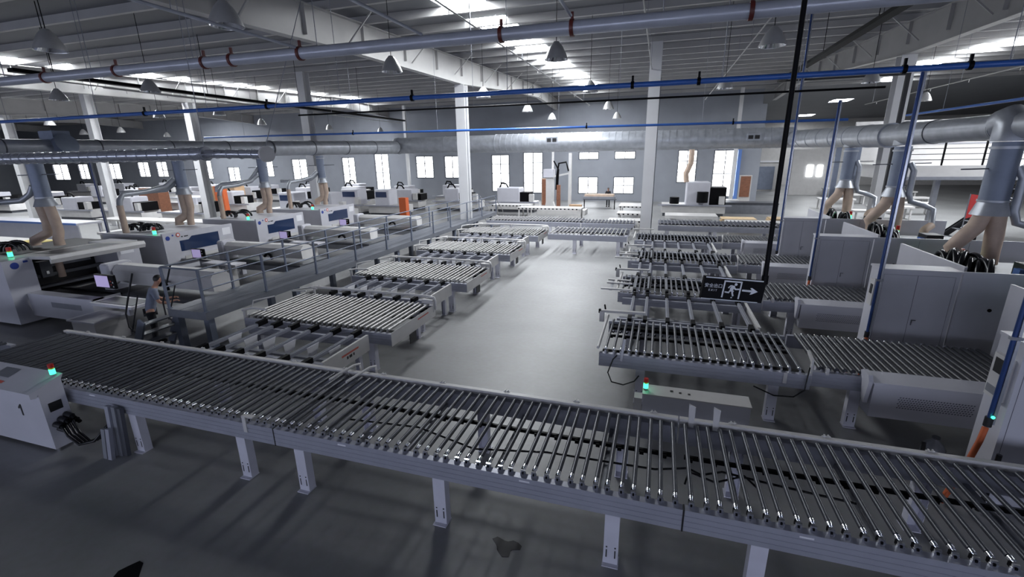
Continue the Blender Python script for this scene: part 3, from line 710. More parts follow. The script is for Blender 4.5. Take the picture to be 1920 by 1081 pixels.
# orange plug at the foot of the second conduit
CD = [o for o in COL.objects if o.name.startswith('vertical_conduit')]
part('orange_cable', MB().tube([(4.39,10.78,.93),(4.38,10.76,.75),(4.40,10.74,.5),(4.38,10.7,.02)], .035, orange, 8), CD[1])
part('orange_cable', MB().tube([(4.39,14.93,1.08),(4.37,14.9,.9),(4.39,14.88,.75),(4.36,14.85,.02)], .035, orange, 8), CD[2])

def coil(c, R, n, tilt, m, r=.035, seed=0):
    rnd = random.Random(seed); b = MB()
    for k in range(n):
        a = rnd.uniform(-.25,.25)+tilt; rr_ = R*rnd.uniform(.75,1.05); pts = []
        ox, oy = rnd.uniform(-.08,.08), k*.1-n*.05
        for i in range(21):
            t = math.pi*(i/20)
            pts.append((c[0]+ox+rr_*math.cos(t)*math.cos(a), c[1]+oy+rr_*math.cos(t)*math.sin(a), c[2]+rr_*math.sin(t)*.95+r))
        b.tube(pts, r, m, 8)
    return b
CL = ['on the nearest right machine', 'on top of the second right machine', 'on top of the third right machine', 'on the farthest right machine']
for k in range(4):
    y = 6.92+4.1*k
    cc = thing('hose_coil', 'looping thick black hoses '+CL[k], 'hoses', (6.8, y+2.3, 1.98), 'black hose loops on the right machines')
    part('hose_loop', coil((6.55, y+1.85, 1.985), .48, 7, 1.2, hose, .055, k), cc)
    part('hose_loop', coil((6.68, y+1.15, 1.985), .46, 7, 1.25, hose, .055, k+20), cc)
    part('blower_box', MB().box(7.6, 8.0, y+1.2, y+1.7, 1.985, 2.3, blackm).box(7.5, 7.6, y+1.3, y+1.5, 1.985, 2.2, bluepaint), cc)
    beacon((7.6 if k != 1 else 7.3, y+3.0, 1.985), 'green signal beacon '+CL[k], r=.05, h=.34)

# ================================================================== SUCTION DUCTS
def duct_run(b, a, c, r0, r1, m, rings=1.2, n=24, rm=None, rw=.03):
    a, c = Vector(a), Vector(c); L = (c-a).length; k = max(1, int(L/rings)); d = (c-a)/L
    b.cyl(a, c, r0, m, n, r1)
    for i in range(k+1):
        p = a + d*(L*i/k); q = r0+(r1-r0)*i/k
        b.cyl(p-d*rw, p+d*rw, q+.018, rm or m, n)
    return b
lm = thing('main_duct', 'long grey suction duct running away over the left machines', 'duct', (-19.5, 9, 5.2))
part('duct_pipe', duct_run(MB(), (-19.5, 9.4, 5.22), (-19.5, 20, 5.3), .24, .34, duct, 2.4, 24, greyd, .02), lm)
part('duct_pipe', duct_run(MB(), (-19.5, 20.0, 5.3), (-19.5, 32.3, 5.5), .38, .47, duct, 2.8, 24, greyd, .025), lm)
b = MB().box(-19.85, -19.15, 10.6, 11.1, 4.85, 5.75, ductb).cyl((-19.14,10.85,5.3),(-18.98,10.85,5.35), .33, ductb, 20)
part('damper_box', b, lm)
part('elbow', MB().tube([(-19.5,9.4,5.22),(-19.5,9.1,5.2),(-19.7,8.8,5.1),(-20.3,8.6,4.9)], .25, duct, 16), lm)
rm_ = thing('main_duct', 'thick grey suction duct running away over the right machines', 'duct', (8.2, 12, 5.2))
part('duct_pipe', duct_run(MB(), (7.6, 14.3, 5.2), (7.6, 20, 5.2), .29, .36, duct, 2.8, 24, greyd, .02), rm_)
part('duct_pipe', duct_run(MB(), (7.6, 20, 5.2), (7.6, 32.3, 5.45), .40, .48, duct, 1.6), rm_)
part('duct_pipe', duct_run(MB(), (7.6, 8.0, 5.15), (7.6, 14.3, 5.2), .26, .29, duct, 2.8), rm_)
fd = thing('cross_duct', 'very wide silver cross duct spanning the hall below the far roof', 'duct', (-6, 33, 5.6))
part('duct_pipe', duct_run(MB(), (-19.6, 33, 5.62), (-11.5, 33, 5.62), .58, .60, duct, 4), fd)
part('duct_pipe', duct_run(MB(), (-11.5, 33, 5.62), (7.6, 33, 5.55), .63, .60, duct, .42, 32), fd)
part('end_elbow', MB().lathe((-19.6,33,5.62), [(0,-.62),(.3,-.55),(.5,-.36),(.6,0),(.5,.36),(.3,.55),(0,.62)], duct, 24), fd)
parts('vent_grille', MB().box(-7.6,-7.32,32.33,32.42,5.62,5.86,ink).box(-7.22,-6.94,32.33,32.42,5.62,5.86,ink).box(-7.68,-6.86,32.36,32.44,5.5,5.95,duct), fd)
parts('vent_grille', MB().box(5.0,5.26,32.33,32.42,5.5,5.72,ink).box(5.36,5.62,32.33,32.42,5.5,5.72,ink).box(4.92,5.7,32.36,32.44,5.4,5.82,duct), fd)
# second smaller return duct crossing in front
sd = thing('return_duct', 'slim ribbed silver duct at the left crossing in front of the main duct', 'duct', (-20, 13, 5.0))
p0, p1, p2 = gy(-40, 299, 7.6), gy(385, 288, 7.6), gy(500, 289, 7.6)
part('duct_pipe', duct_run(MB(), p0, p1, .125, .125, shiny, .3, 20, None, .008), sd)
part('duct_pipe', duct_run(MB(), p1, p2, .085, .085, shiny, .3, 16, None, .008), sd)
part('clamp', MB().cyl(p1-Vector((.05,0,0)), p1+Vector((.05,0,0)), .14, greym, 16).tube([p1+Vector((-.1,-.13,-.03)), p1+Vector((.3,-.12,0)), p1+Vector((.55,-.1,.02))], .02, greym, 6), sd)
part('end_cap', MB().cyl(p2+Vector((-.02,0,0)), p2+Vector((.04,-.02,0)), .155, white2, 20), sd)
part('hanger_rod', MB().tube([p2+Vector((0,0,.15)), (p2.x+.9, 8.9, roofz(9)-.2)], .008, greym, 6), sd)
part('hanger_rod', MB().tube([p1+Vector((0,0,.1)), (p1.x, p1.y, roofz(p1.y)-.2)], .007, greym, 6), sd)

def drop(label, x, y, r, ztop, zneck, zbot, hoses, side=None, hood=.30):
    """metal trunk down from the main duct, a flared hood and cloth hoses"""
    t = thing('suction_duct', label, 'duct', (x, y, zbot), 'suction ducts dropping to the machines')
    part('trunk', MB().cyl((x,y,ztop),(x,y,zneck), r, ductb, 20).cyl((x,y,ztop-.1),(x,y,ztop-.16), r+.03, duct, 20), t)
    part('flared_hood', MB().cyl((x,y,zneck),(x,y,zbot), r, duct, 20, hood).cyl((x,y,zneck+.01),(x,y,zneck+.05), r+.02, duct, 20), t)
    part('rod', MB().beam((x-.8,y-.1,zneck+.75),(x+.9,y+.1,zneck+.78), .03,.03, greyd), t)
    for pts, rad in hoses: part('cloth_hose', MB().tube(pts, rad, beige, 14, radii=[rad*(1+.04*math.sin(i*2)) for i in range(len(pts))]), t)
    if side: part('side_pipe', MB().tube(side, .09, duct, 12), t)
    return t
DL = ['nearest left machine, two beige cloth hoses hanging close together', 'second left machine, a thick pair of beige hoses bending left', 'third left machine, beige hose with a sharp bend', 'fourth left machine, slim beige hose']
MY = [8.2, 12.5, 16.9, 21.3]
for k in range(4):
    y = MY[k]+1.5+(.35 if k == 0 else .9); x = -19.5 if k else -19.45
    if k == 0: hs = [([(x-.2,y-.05,3.35),(x-.18,y,2.8),(x-.3,y,2.45),(x-.75,y-.2,2.2),(x-.75,y-.2,2.04)], .15), ([(x+.14,y,3.35),(x+.22,y,2.9),(x+.22,y+.02,2.5),(x+.12,y,2.25),(x+.12,y,2.04)], .15)]
    else: hs = [([(x-.1,y-.02,3.35),(x-.06,y,2.7),(x-.15,y,2.45),(x-.5,y-.1,2.25),(x-.5,y-.1,2.04)], .17), ([(x+.12,y+.05,3.35),(x+.14,y+.05,2.8),(x+.0,y+.05,2.35),(x-.02,y+.05,2.04)], .14)]
    sd_ = [(x-.2, y-.1, 4.0), (x-.35, y-.15, 3.75), (x-.6, y-.3, 3.55), (x-1.3, y-.8, 3.5), (x-2.0, y-1.2, 3.5)] if k != 2 else [(x-.1,y-.1,4.4),(x-.3,y-.3,4.0),(x-.5,y-.5,3.7),(x-1.6,y-1.1,3.6),(x-1.9,y-1.2,3.4),(x-1.9,y-1.2,3.2)]
    t = drop('suction duct over the '+DL[k], x, y, .22, [4.95, 4.93, 4.93, 4.90][k], 3.6, 3.35, hs, sd_, .32)
    if k:
        sp = t
        part('metal_bend', MB().tube([(x-.15,y-.2,4.0),(x-.35,y-.5,3.7),(x-.5,y-1.2,3.55),(x-.5,y-2.1,3.5),(x-.5,y-2.25,3.3),(x-.5,y-2.3,3.1)], .1, duct, 12), sp)
        part('cloth_hose', MB().tube([(x-.5,y-2.3,3.1),(x-.5,y-2.3,2.03)], .11, beige, 12), sp)
DR = ['nearest of the right suction trunks, wide beige trouser-shaped hoses', 'second right suction trunk with long beige hoses behind the blue conduit', 'third right suction trunk, slim beige hoses']
for k, (x, y) in enumerate(((7.5, 13.75), (7.6, 18.9), (7.6, 23.4))):
    s_ = 1.0
    hs = [([(x-.12,y,3.2),(x-.2,y,2.9),(x-.42,y,2.6),(x-.55,y,2.4),(x-.45,y,2.25),(x-.45,y,2.03)], .17), ([(x+.16,y,3.2),(x+.2,y,2.7),(x+.22,y,2.3),(x+.22,y,2.2),(x+.22,y,2.03)], .17)]
    sd_ = [(x+.24,y-.1,4.3),(x+.36,y-.15,4.05),(x+.36,y-.15,3.3),(x+.45,y-.15,3.05),(x+.8,y-.15,2.95),(x+1.1,y-.2,2.8),(x+1.05,y-.4,2.3)]
    t = drop('suction duct: '+DR[k], x, y, .27 if k == 0 else .24, [4.85, 4.82, 4.83][k], 3.5, 3.2, hs, sd_, .36)
    part('cloth_hose', MB().tube([(x+1.05,y-.4,2.3),(x+.85,y-.55,2.2),(x+.8,y-.6,2.15),(x+.8,y-.6,2.05)], .12, beige, 12), t)
    part('elbow', MB().tube([(x,y+.35,5.25),(x,y+.1,5.32),(x,y,5.2),(x,y,4.86)], .33 if k == 0 else .3, duct, 18), rm_)

# ================================================================== LEFT MACHINES
def left_machine(label, k):
    y = 8.2
    r = thing('edge_machine', label, 'machine', (-18, y, 0), 'white edge machines on the left')
    part('body', MB().box(-21.3, -18.02, y+.02, y+3.05, .1, 1.98, white), r)
    fp = part('front_panel', MB().box(-18.02, -17.94, y, y+3.07, .85, 2.05, white), r)
    part('window', MB().prism([(y+.62, 1.28),(y+2.35, 1.28),(y+2.35, 1.82),(y+1.15, 1.82),(y+1.0, 1.70),(y+.62, 1.70)], 'x', -17.94, -17.93, glassd), fp)
    part('blue_badge', MB().cyl((-17.94, y+.18, 1.86), (-17.93, y+.18, 1.86), .085, bluemark, 16).box(-17.94,-17.93,y+.36,y+.42,1.92,1.98,bluemark), fp)
    part('red_badge', MB().cyl((-17.94, y+.6, 1.94), (-17.93, y+.6, 1.94), .085, redmark, 16).cyl((-17.93, y+.6, 1.94), (-17.925, y+.6, 1.94), .045, paper, 12), fp)
    part('model_print', MB().box(-17.94,-17.93,y+.72,y+.78,1.83,1.87,ink).box(-17.94,-17.93,y+.84,y+1.0,1.83,1.87,ink), fp)
    part('notice_sheet', MB().box(-17.94,-17.93,y+2.55,y+2.95,1.62,1.92,paper), fp)
    part('hand_shelf', MB().box(-17.94, -17.70, y+.55, y+2.5, .98, 1.02, white2).box(-17.72, -17.69, y+.55, y+2.5, 1.0, 1.12, white2), r)
    part('table_bed', MB().box(-17.6, -12.6, y+1.0, y+2.6, .82, .9, greyd).box(-17.6,-12.6,y+1.0,y+1.06,.6,.82,greym), r)
    part('bed_leg', MB().box(-17,-16.8,y+1.2,y+1.4,0,.82,legm).box(-17,-16.8,y+2.2,y+2.4,0,.82,legm), r); part('bed_leg', MB().box(-13.6,-13.4,y+1.2,y+1.4,0,.82,legm).box(-13.6,-13.4,y+2.2,y+2.4,0,.82,legm), r)
    b = MB().prism([(1.18+y, 1.12),(1.5+y, 1.06),(1.75+y, 1.12),(1.78+y, 1.45),(1.6+y, 1.6),(1.3+y, 1.6),(1.15+y, 1.48)], 'x', -16.3, -12.6, white2)
    g = part('gantry_cover', b, r)
    part('gantry_post', MB().cbox(-16.65, -16.32, y+1.1, y+1.75, .3, 1.66, white, .05), g)
    part('black_chain', MB().tube([(-14.3,y+1.1,1.16),(-14.1,y+1.05,1.3),(-13.9,y+1.0,1.24),(-13.85,y+1.0,1.08)], .05, black, 8), g)
    part('output_stand', MB().box(-16.2,-14.6,y+.0,y+.5,.98,1.04,white).box(-16.1,-15.9,y+.1,y+.4,0,.98,white2).box(-15.2,-15.0,y+.1,y+.4,0,.98,white2), r)
    sc_ = part('monitor', MB().box(-16.98,-16.35, y+.28, y+.34, 1.12, 1.5, black), r)
    part('screen', MB().box(-16.95,-16.52, y+.272, y+.279, 1.15, 1.47, screen_m), sc_)
    part('keys', MB().box(-16.47,-16.43, y+.272,y+.279,1.2,1.24,redl_m).box(-16.47,-16.43,y+.272,y+.279,1.3,1.34,paper).box(-16.47,-16.43,y+.272,y+.279,1.4,1.44,paper), sc_)
    part('monitor_arm', MB().beam((-16.6,y+.32,1.12),(-16.5,y+.9,.9),.05,.05,white2), sc_)
    return r
# the nearest machine has its hood open
y = 8.2
nm = thing('edge_machine', 'nearest left machine with its hood raised over a black interior', 'machine', (-18, y, 0))
part('left_housing', MB().box(-21.5, -17.95, y-.35, y+.35, .08, 2.0, white), nm)
part('blue_badge', MB().cyl((-17.95, y-.08, 1.83), (-17.94, y-.08, 1.83), .1, bluemark, 16).box(-17.95,-17.94,y+.13,y+.24,1.88,1.94,bluemark), nm)
part('body', MB().box(-21.3, -19.2, y+.35, y+3.4, .1, 1.95, blackm).box(-19.2,-18.0,y+.35,y+3.4,.1,.75,blackm), nm)
part('right_housing', MB().box(-19.3, -17.95, y+2.65, y+3.4, .1, 2.0, white), nm)
part('notice_sheet', MB().box(-17.95,-17.94,y+2.75,y+3.2,1.6,1.88,paper), nm)
b = MB(); b.prism([(-19.0, 1.98),(-17.0, 2.08),(-16.95, 1.98),(-17.0, 1.86),(-17.03, 1.86),(-17.03,1.98),(-19.0, 1.90)], 'y', y+.3, y+3.0, white2)
lid = part('raised_hood', b, nm)
part('hood_window', MB().add([(-18.6,y+.7,2.005),(-17.3,y+.7,2.072),(-17.3,y+2.5,2.072),(-18.6,y+2.5,2.005)], [(0,1,2,3)], greyd), lid)
part('inner_rail', MB().box(-18.9,-18.7,y+.4,y+2.6,1.2,1.3,greyd).box(-18.5,-18.2,y+.35,y+2.65,.95,1.02,greyd).box(-19.1,-18.95,y+1.0,y+2.4,1.45,1.6,greym), nm)
part('inner_head', MB().box(-18.9,-18.6,y+.8,y+1.1,1.2,1.7,greyd).box(-18.58,-18.55,y+.9,y+.97,1.3,1.4,chrome).cyl((-18.7,y+1.35,1.1),(-18.7,y+1.35,1.9),.1,beige,12), nm)
part('infeed_bed', MB().box(-17.9,-15.2,y+.45,y+2.2,.80,.9,blackm).box(-17.9,-15.2,y+.8,y+.85,.9,.95,black), nm)
part('infeed_guard', MB().box(-17.9,-15.1,y-.02,y+.02,.28,.98,white).box(-15.14,-15.1,y+.02,y+.75,.5,.98,white).box(-17.9,-15.1,y+.02,y+.3,.94,.98,white), nm)
part('guard_vent', MB().box(-16.9,-15.6,y-.024,y-.021,.62,.78,greym), nm)
part('lower_cabinet', MB().box(-14.9,-14.0,y-.7,y+.1,.0,.62,white2).box(-15.0,-13.9,y-.75,y+.15,.62,.66,white), nm)
part('tray_shelf', MB().box(-14.6,-13.0,y-.35,y+.35,.98,1.05,white).box(-14.5,-13.1,y-.25,y+.25,1.05,1.06,greyd).box(-13.7,-13.6,y-.05,y+.05,.66,.98,white), nm)
b = MB().prism([(1.18+y, 1.12),(1.5+y, 1.06),(1.75+y, 1.12),(1.78+y, 1.5),(1.6+y, 1.68),(1.3+y, 1.68),(1.15+y, 1.52)], 'x', -15.9, -11.9, white2)
g = part('gantry_cover', b, nm)
part('gantry_post', MB().cbox(-16.3,-15.92,y+1.05,y+1.8,.3,1.72,white,.05), g)
part('black_chain', MB().tube([(-13.9,y+1.1,1.2),(-13.75,y+1.05,1.36),(-13.5,y+1.0,1.3),(-13.45,y+1.0,1.1)], .05, black, 8), g)
part('bed', MB().box(-15.2,-11.9,y+.8,y+2.4,.82,.9,greyd), nm)
sc_ = part('monitor', MB().box(-15.55,-14.75, y+.45, y+.52, 1.2, 1.6, black), nm)
part('screen', MB().box(-15.52,-14.98, y+.442, y+.449, 1.23, 1.57, screen_m), sc_)
part('keys', MB().box(-14.9,-14.87,y+.442,y+.449,1.3,1.34,redl_m).box(-14.9,-14.87,y+.442,y+.449,1.4,1.44,redl_m).box(-14.82,-14.79,y+.442,y+.449,1.25,1.29,paper).box(-14.82,-14.79,y+.442,y+.449,1.37,1.41,paper), sc_)
part('monitor_arm', MB().beam((-15.1,y+.5,1.2),(-15.6,y+1.1,1.2),.05,.05,white2), sc_)
LLM = ['second left machine, long dark window and blue and red badges', 'third left machine from the front with a dark window', 'fourth left machine with a dark window, before the double-window unit']
lm0 = left_machine(LLM[0], 0); lm0.location.y += 4.3
copy_tree(lm0, Vector((-18, 16.9, 0)), LLM[1]); copy_tree(lm0, Vector((-18, 21.3, 0)), LLM[2])
BL = ['nearest left machine', 'second left machine', 'third left machine', 'fourth left machine']
for k in range(4):
    y = MY[k]
    beacon((-18.6, y+.2, 2.003 if k == 0 else 1.983), 'green signal beacon on top of the '+BL[k], r=.06, h=.3)
    cc = thing('hose_coil', 'black hose loops on top of the '+BL[k], 'hoses', (-19.8, y+1.6, 1.95), 'black hose loops on the left machines')
    zz = 1.935
    part('hose_loop', coil((-20.3, y+.75, 1.985), .3, 4, .5, hose, .05, k+40), cc); part('hose_loop', coil((-19.6, y+.85, 1.985), .32, 4, .6, hose, .05, k+60), cc)

# ================================================================== WALKWAY
wk = thing('walkway', 'raised grey steel walkway with railings along the left tables', 'walkway', (-10.9, 7.5, 0))
WX0, WX1, WY0, WY1, WZ = -11.45, -10.2, 7.7, 29.0, 1.2
part('deck', MB().box(WX0, WX1, WY0, WY1, WZ-.03, WZ, deck_m).box(WX0+.42,WX0+.43,WY0,WY1,WZ,WZ+.004,groove).box(WX0+.85,WX0+.86,WY0,WY1,WZ,WZ+.004,groove), wk)
part('edge_beam', MB().box(WX1-.05, WX1, WY0, WY1, WZ-.2, WZ-.03, deck_m).box(WX0, WX0+.05, WY0, WY1, WZ-.2, WZ-.03, deck_m).box(WX0+.05, WX1-.05, WY0, WY0+.05, WZ-.2, WZ-.03, deck_m), wk)
yy = 7.85
while yy < 29:
    for X in (WX0+.12, WX1-.12): part('leg', MB().box(X-.08, X+.08, yy-.08, yy+.08, 0, WZ-.2, rail_m), wk)
    yy += 2.9
yp = [7.74, 9.6, 11.63, 13.68, 15.7, 17.7, 19.8, 21.75, 24.0, 26.3, 28.9]
for X in (WX0+.03, WX1-.03):
    src = None
    for v in yp:
        if src is None:
            src = part('rail_post', MB().box(X-.025, X+.025, v-.025, v+.025, WZ, WZ+1.05, rail_m).box(X-.05,X+.05,v-.05,v+.05,WZ,WZ+.015,rail_m), wk); v0 = v
        else: inst(src, 'rail_post', wk, (0, v-v0, 0))
    part('hand_rail', MB().cyl((X, yp[0], WZ+1.05), (X, yp[-1], WZ+1.05), .022, rail_m, 8), wk)
    part('mid_rail', MB().cyl((X, yp[0], WZ+.55), (X, yp[-1], WZ+.55), .018, rail_m, 8), wk)
part('hand_rail', MB().cyl((WX0+.03, yp[0], WZ+1.05), (WX1-.03, yp[0], WZ+1.05), .022, rail_m, 8), wk)
# stair down at the near end, towards the camera and left
st = thing('steel_stair', 'small steep grey stair at the near end of the walkway', 'stair', (-12, 7.2, 0))
for yy in (7.15, 8.05): part('stringer', MB().beam((WX0-.14, yy, WZ-.16), (WX0-.66, yy, .06), .05, .2, rail_m), st)
for i in range(4): part('tread', MB().box(WX0-.30-.12*i, WX0-.08-.12*i, 7.17, 8.03, WZ-.27-.27*i, WZ-.24-.27*i, deck_m), st)
for yy in (7.15, 8.05):
    part('stair_rail', MB().tube([(WX0-.05, yy, WZ+1.03), (WX0-.45, yy, WZ+.32), (WX0-.62, yy, WZ-.0), (WX0-.62, yy, .85), (WX0-.42,yy,.72)], .02, blackm, 8), st)
    part('stair_rail', MB().tube([(WX0-.05, yy, WZ+.5), (WX0-.55, yy, .75)], .016, blackm, 8), st)
# far stair beyond the walkway
fs = thing('steel_stair', 'bright metal stair beside the column at the far end of the walkway', 'stair', (-10.8, 29, 0))
for X in (-11.4, -10.4): part('stringer', MB().beam((X, 29.15, WZ-.14),(X, 30.9, .08),.05,.18,steel2), fs); part('stair_rail', MB().tube([(X,29.05,WZ+1.0),(X,30.8,1.05),(X,30.8,.2)],.02,steel2,8), fs)
for i in range(4): part('tread', MB().box(-11.38,-10.42,29.1+.42*i,29.36+.42*i,WZ-.28-.26*i,WZ-.25-.26*i,greym), fs)

# ================================================================== EXIT SIGN
sx = Vector((.335, .10, -.035)).normalized(); su = Vector((.03, 0, 1)).normalized(); sn = sx.cross(su).normalized(); su = sn.cross(sx).normalized()
so = Vector((.445, 2.795, 3.945))
def sp(u, v, w=0): return so + sx*u + su*v + sn*w
sg = thing('exit_sign', 'black hanging EXIT sign with running figure and arrow', 'sign', tuple(sp(.16, .07)))
def sbox(b, u0, u1, v0, v1, w0, w1, m):
    vs = [sp(u,v,w) for w in (w0,w1) for u,v in ((u0,v0),(u1,v0),(u1,v1),(u0,v1))]
    return b.add(vs, [(0,3,2,1),(4,5,6,7),(0,1,5,4),(1,2,6,5),(2,3,7,6),(3,0,4,7)], m)
def spoly(b, pts, w0, w1, m):
    n = len(pts); vs = [sp(u,v,w0) for u,v in pts]+[sp(u,v,w1) for u,v in pts]
    return b.add(vs, [tuple(reversed(range(n))), tuple(range(n,2*n))]+[(i,(i+1)%n,n+(i+1)%n,n+i) for i in range(n)], m)
signw = mat('sign_white_print', (0.62, 0.64, 0.68), 0.4)
part('housing', sbox(MB(), -.178, .178, -.066, .066, -.012, .012, black), sg)
part('edge_trim', sbox(sbox(MB(), -.17, .16, .060, .0665, .012, .015, signw), -.176, .152, -.0665, -.062, .012, .015, signw), sg)
b = MB(); W0, W1 = .0122, .0142
for u0,u1,v0,v1 in ((-.062,-.054,-.05,.05),(-.062,.042,.044,.052),(.034,.042,-.052,.05)): sbox(b, u0,u1,v0,v1, W0,W1, signw)
part('door_symbol', b, sg)
b = MB()
spoly(b, [(math.cos(t*math.pi/6)*.008+.008, math.sin(t*math.pi/6)*.008+.033) for t in range(12)], W0, W1, signw)
for pl in ([(-.012,.026),(.004,.024),(.0,.006),(-.004,-.010),(-.016,-.012),(-.022,.008)], [(-.034,.012),(-.022,.026),(-.010,.028),(-.008,.020),(-.020,.019),(-.030,.006)],
           [(.002,.020),(.012,.008),(.034,.010),(.034,.002),(.009,.0),(-.004,.012)], [(-.016,-.006),(-.022,-.022),(-.048,-.020),(-.048,-.012),(-.026,-.014),(-.020,.0)],
           [(-.010,-.006),(.004,-.006),(.0,-.016),(.008,-.036),(.0,-.040),(-.008,-.020)]): spoly(b, pl, W0, W1, signw)
spoly(b, [(-.008,-.050),(.002,-.050),(.0,-.044),(-.006,-.044)], W0, W1, signw)
part('running_figure', b, sg)
b = MB(); spoly(b, [(.050,-.004),(.105,-.006),(.098,-.020),(.108,-.018),(.140,.000),(.104,.020),(.094,.018),(.105,.006),(.050,.006)], W0, W1, signw); part('arrow', b, sg)
for txt, size, u, v in (('安全出口', .026, -.118, .014), ('E X I T', .017, -.118, -.012)):
    me = text_mesh(txt, size, signw, .0008); o = bpy.data.objects.new('lettering', me); COL.objects.link(o); o.parent = sg
    mm = Matrix((sx, su, sn)).transposed().to_4x4(); mm.translation = sp(u, v, .0135) - BASE[sg]; o.matrix_local = mm
q = sp(.172, .066); part('hanging_rod', MB().cyl(q, (q.x, q.y, roofz(q.y)-.2), .013, black, 12).cyl((q.x,q.y,q.z-.02),(q.x,q.y,q.z+.03),.018,black,10), sg)

# ================================================================== OVERHEAD PIPES
def pipe_thing(name, label, cat, a, c, r, m, clamps=(), cm=None, hang=3.0, group=None, nseg=14):
    a, c = Vector(a), Vector(c); t = thing(name, label, cat, tuple(a), group)
    part('pipe', MB().cyl(a, c, r, m, nseg), t)
    d = (c-a).normalized(); L = (c-a).length; k = hang*.5
    while k < L:
        p = a+d*k; p.z += r
        part('hanger_rod', MB().cyl(p, (p.x, p.y, roofz(p.y)-.24), .008, greym, 6), t); k += hang
    for p in clamps:
        p = Vector(p); q = a + d*((p-a).dot(d)); part('clamp', MB().cyl(q-d*.03, q+d*.03, r+.022, cm or black, 14).box(q.x-.02, q.x+.02, q.y-.02, q.y+.02, q.z+r, q.z+r+.12, cm or black), t)
    return t
a, c = gy(-60, 159, 8.0), gy(1860, -22, 8.0)
pipe_thing('sprinkler_main', 'thick pale grey pipe crossing the top of the hall, with rusty red clamps', 'pipe', a, c, .105, greyp, [gy(x, y, 8.0) for x, y in ((86,146),(220,133),(384,115),(435,108),(563,95),(940,52),(1073,40),(1410,8))], redb, 3.1, nseg=20)
a, c = gy(-60, 232, 10.0), gy(2000, 112, 10.0)
pipe_thing('air_pipe', 'nearest blue pipe crossing the whole hall overhead', 'pipe', a, c, .05, blue, [gy(x, y, 10.0) for x, y in ((270,203),(500,190),(772,168),(1187,140),(1312,133),(1697,121),(1820,117))], black, 4.2)
a, c = gy(383, 258, 21.4), gy(1590, 224, 21.4)
pipe_thing('air_pipe', 'farther thin blue pipe just above the wide silver duct', 'pipe', a, c, .05, blue, [gy(x, y, 21.4) for x, y in ((662,248),(1100,232),(1375,226))], black, 6)
a, c = gx(1700, 216, 9.0), gx(2010, 172, 9.0)
pipe_thing('air_pipe', 'thin blue pipe running toward the top right over the mezzanine side', 'pipe', a, c, .04, blue, (), black, 5)
a, c = gx(-60, 236, -22.0), gx(-40, 235, -22.0)
a, c = gy(560, 216, 16.0), gy(1660, 163, 16.0)
pipe_thing('dark_pipe', 'thin black pipe crossing between the two blue pipes', 'pipe', a, c, .03, black, (), black, 5)
for (x0, y0, lb) in ((563, 93, 'thin pale pipe running back from the grey main, leftmost'), (797, 70, 'thin pale pipe joining the grey main left of the skylights'), (1073, 36, 'thin dark pipe joining the grey main right of the skylights')):
    p = gy(x0, y0, 8.0); pipe_thing('branch_pipe', lb, 'pipe', (p.x, 1.0, p.z+.02), (p.x, 7.87, p.z+.02), .025, greyp, (), redb, 3)
def sprink(lb, x0, y0, z, ya, yb, m=beam_m):
    p = gz(x0, y0, z); t = pipe_thing('sprinkler_pipe', lb, 'pipe', (p.x, ya, z), (p.x, yb, z), .025, m, (), greym, 3.3, group='thin white sprinkler pipes under the roof')
    yy = ya+1
    while yy < yb: part('sprinkler_head', MB().cyl((p.x,yy,z-.14),(p.x,yy,z-.025),.015,m,6), t); yy += 3.3
sprink('white sprinkler pipe beside the middle row of skylights', 960, 98, 8.6, 12, 40)
sprink('white sprinkler pipe right of the middle skylights', 1215, 70, 8.6, 12, 42)
sprink('bright sprinkler pipe at the upper left under the left skylights', 230, 167, 7.8, 10, 30)
sprink('white sprinkler pipe left of the middle, beyond the grey column', 510, 202, 8.0, 16, 42)
sprink('white sprinkler pipe at the upper right, in front of the right skylights', 1810, 150, 7.8, 14, 40)
sprink('thin sprinkler pipe in the dark part of the roof on the right', 1400, 90, 8.8, 10, 42)
# cable tray on the right
p = gz(1463, 152, 7.6); q0 = Vector((p.x, 2.0, 7.6)); 
tr = thing('cable_tray', 'dark cable tray running from the top right down to the right column', 'cable tray', tuple(q0))
part('tray', MB().beam(q0, p, .24, .09, black), tr)
part('tray', MB().beam(p, (9.2, p.y, 7.6), .14, .07, blackm), tr)
part('tray', MB().beam((9.13, p.y, 7.6), (9.13, p.y, 2.2), .12, .14, blackm, up=(1,0,0)), tr)
for yy in (6, 10, 14, 18): part('hanger_rod', MB().cyl((p.x, yy, 7.62), (p.x, yy, roofz(yy)-.24), .01, black, 6), tr)
pz = gz(90, 140, 7.2)
tr = thing('cable_tray', 'black cable tray under the left rafters at the upper left', 'cable tray', (pz.x, 10, 7.2))
part('tray', MB().beam((pz.x, 9, 7.2), (pz.x, 30, 7.2), .25, .1, black), tr)
for yy in (10, 15, 20, 25): part('hanger_rod', MB().cyl((pz.x, yy, 7.25), (pz.x, yy, roofz(yy)-.24), .012, black, 6), tr)

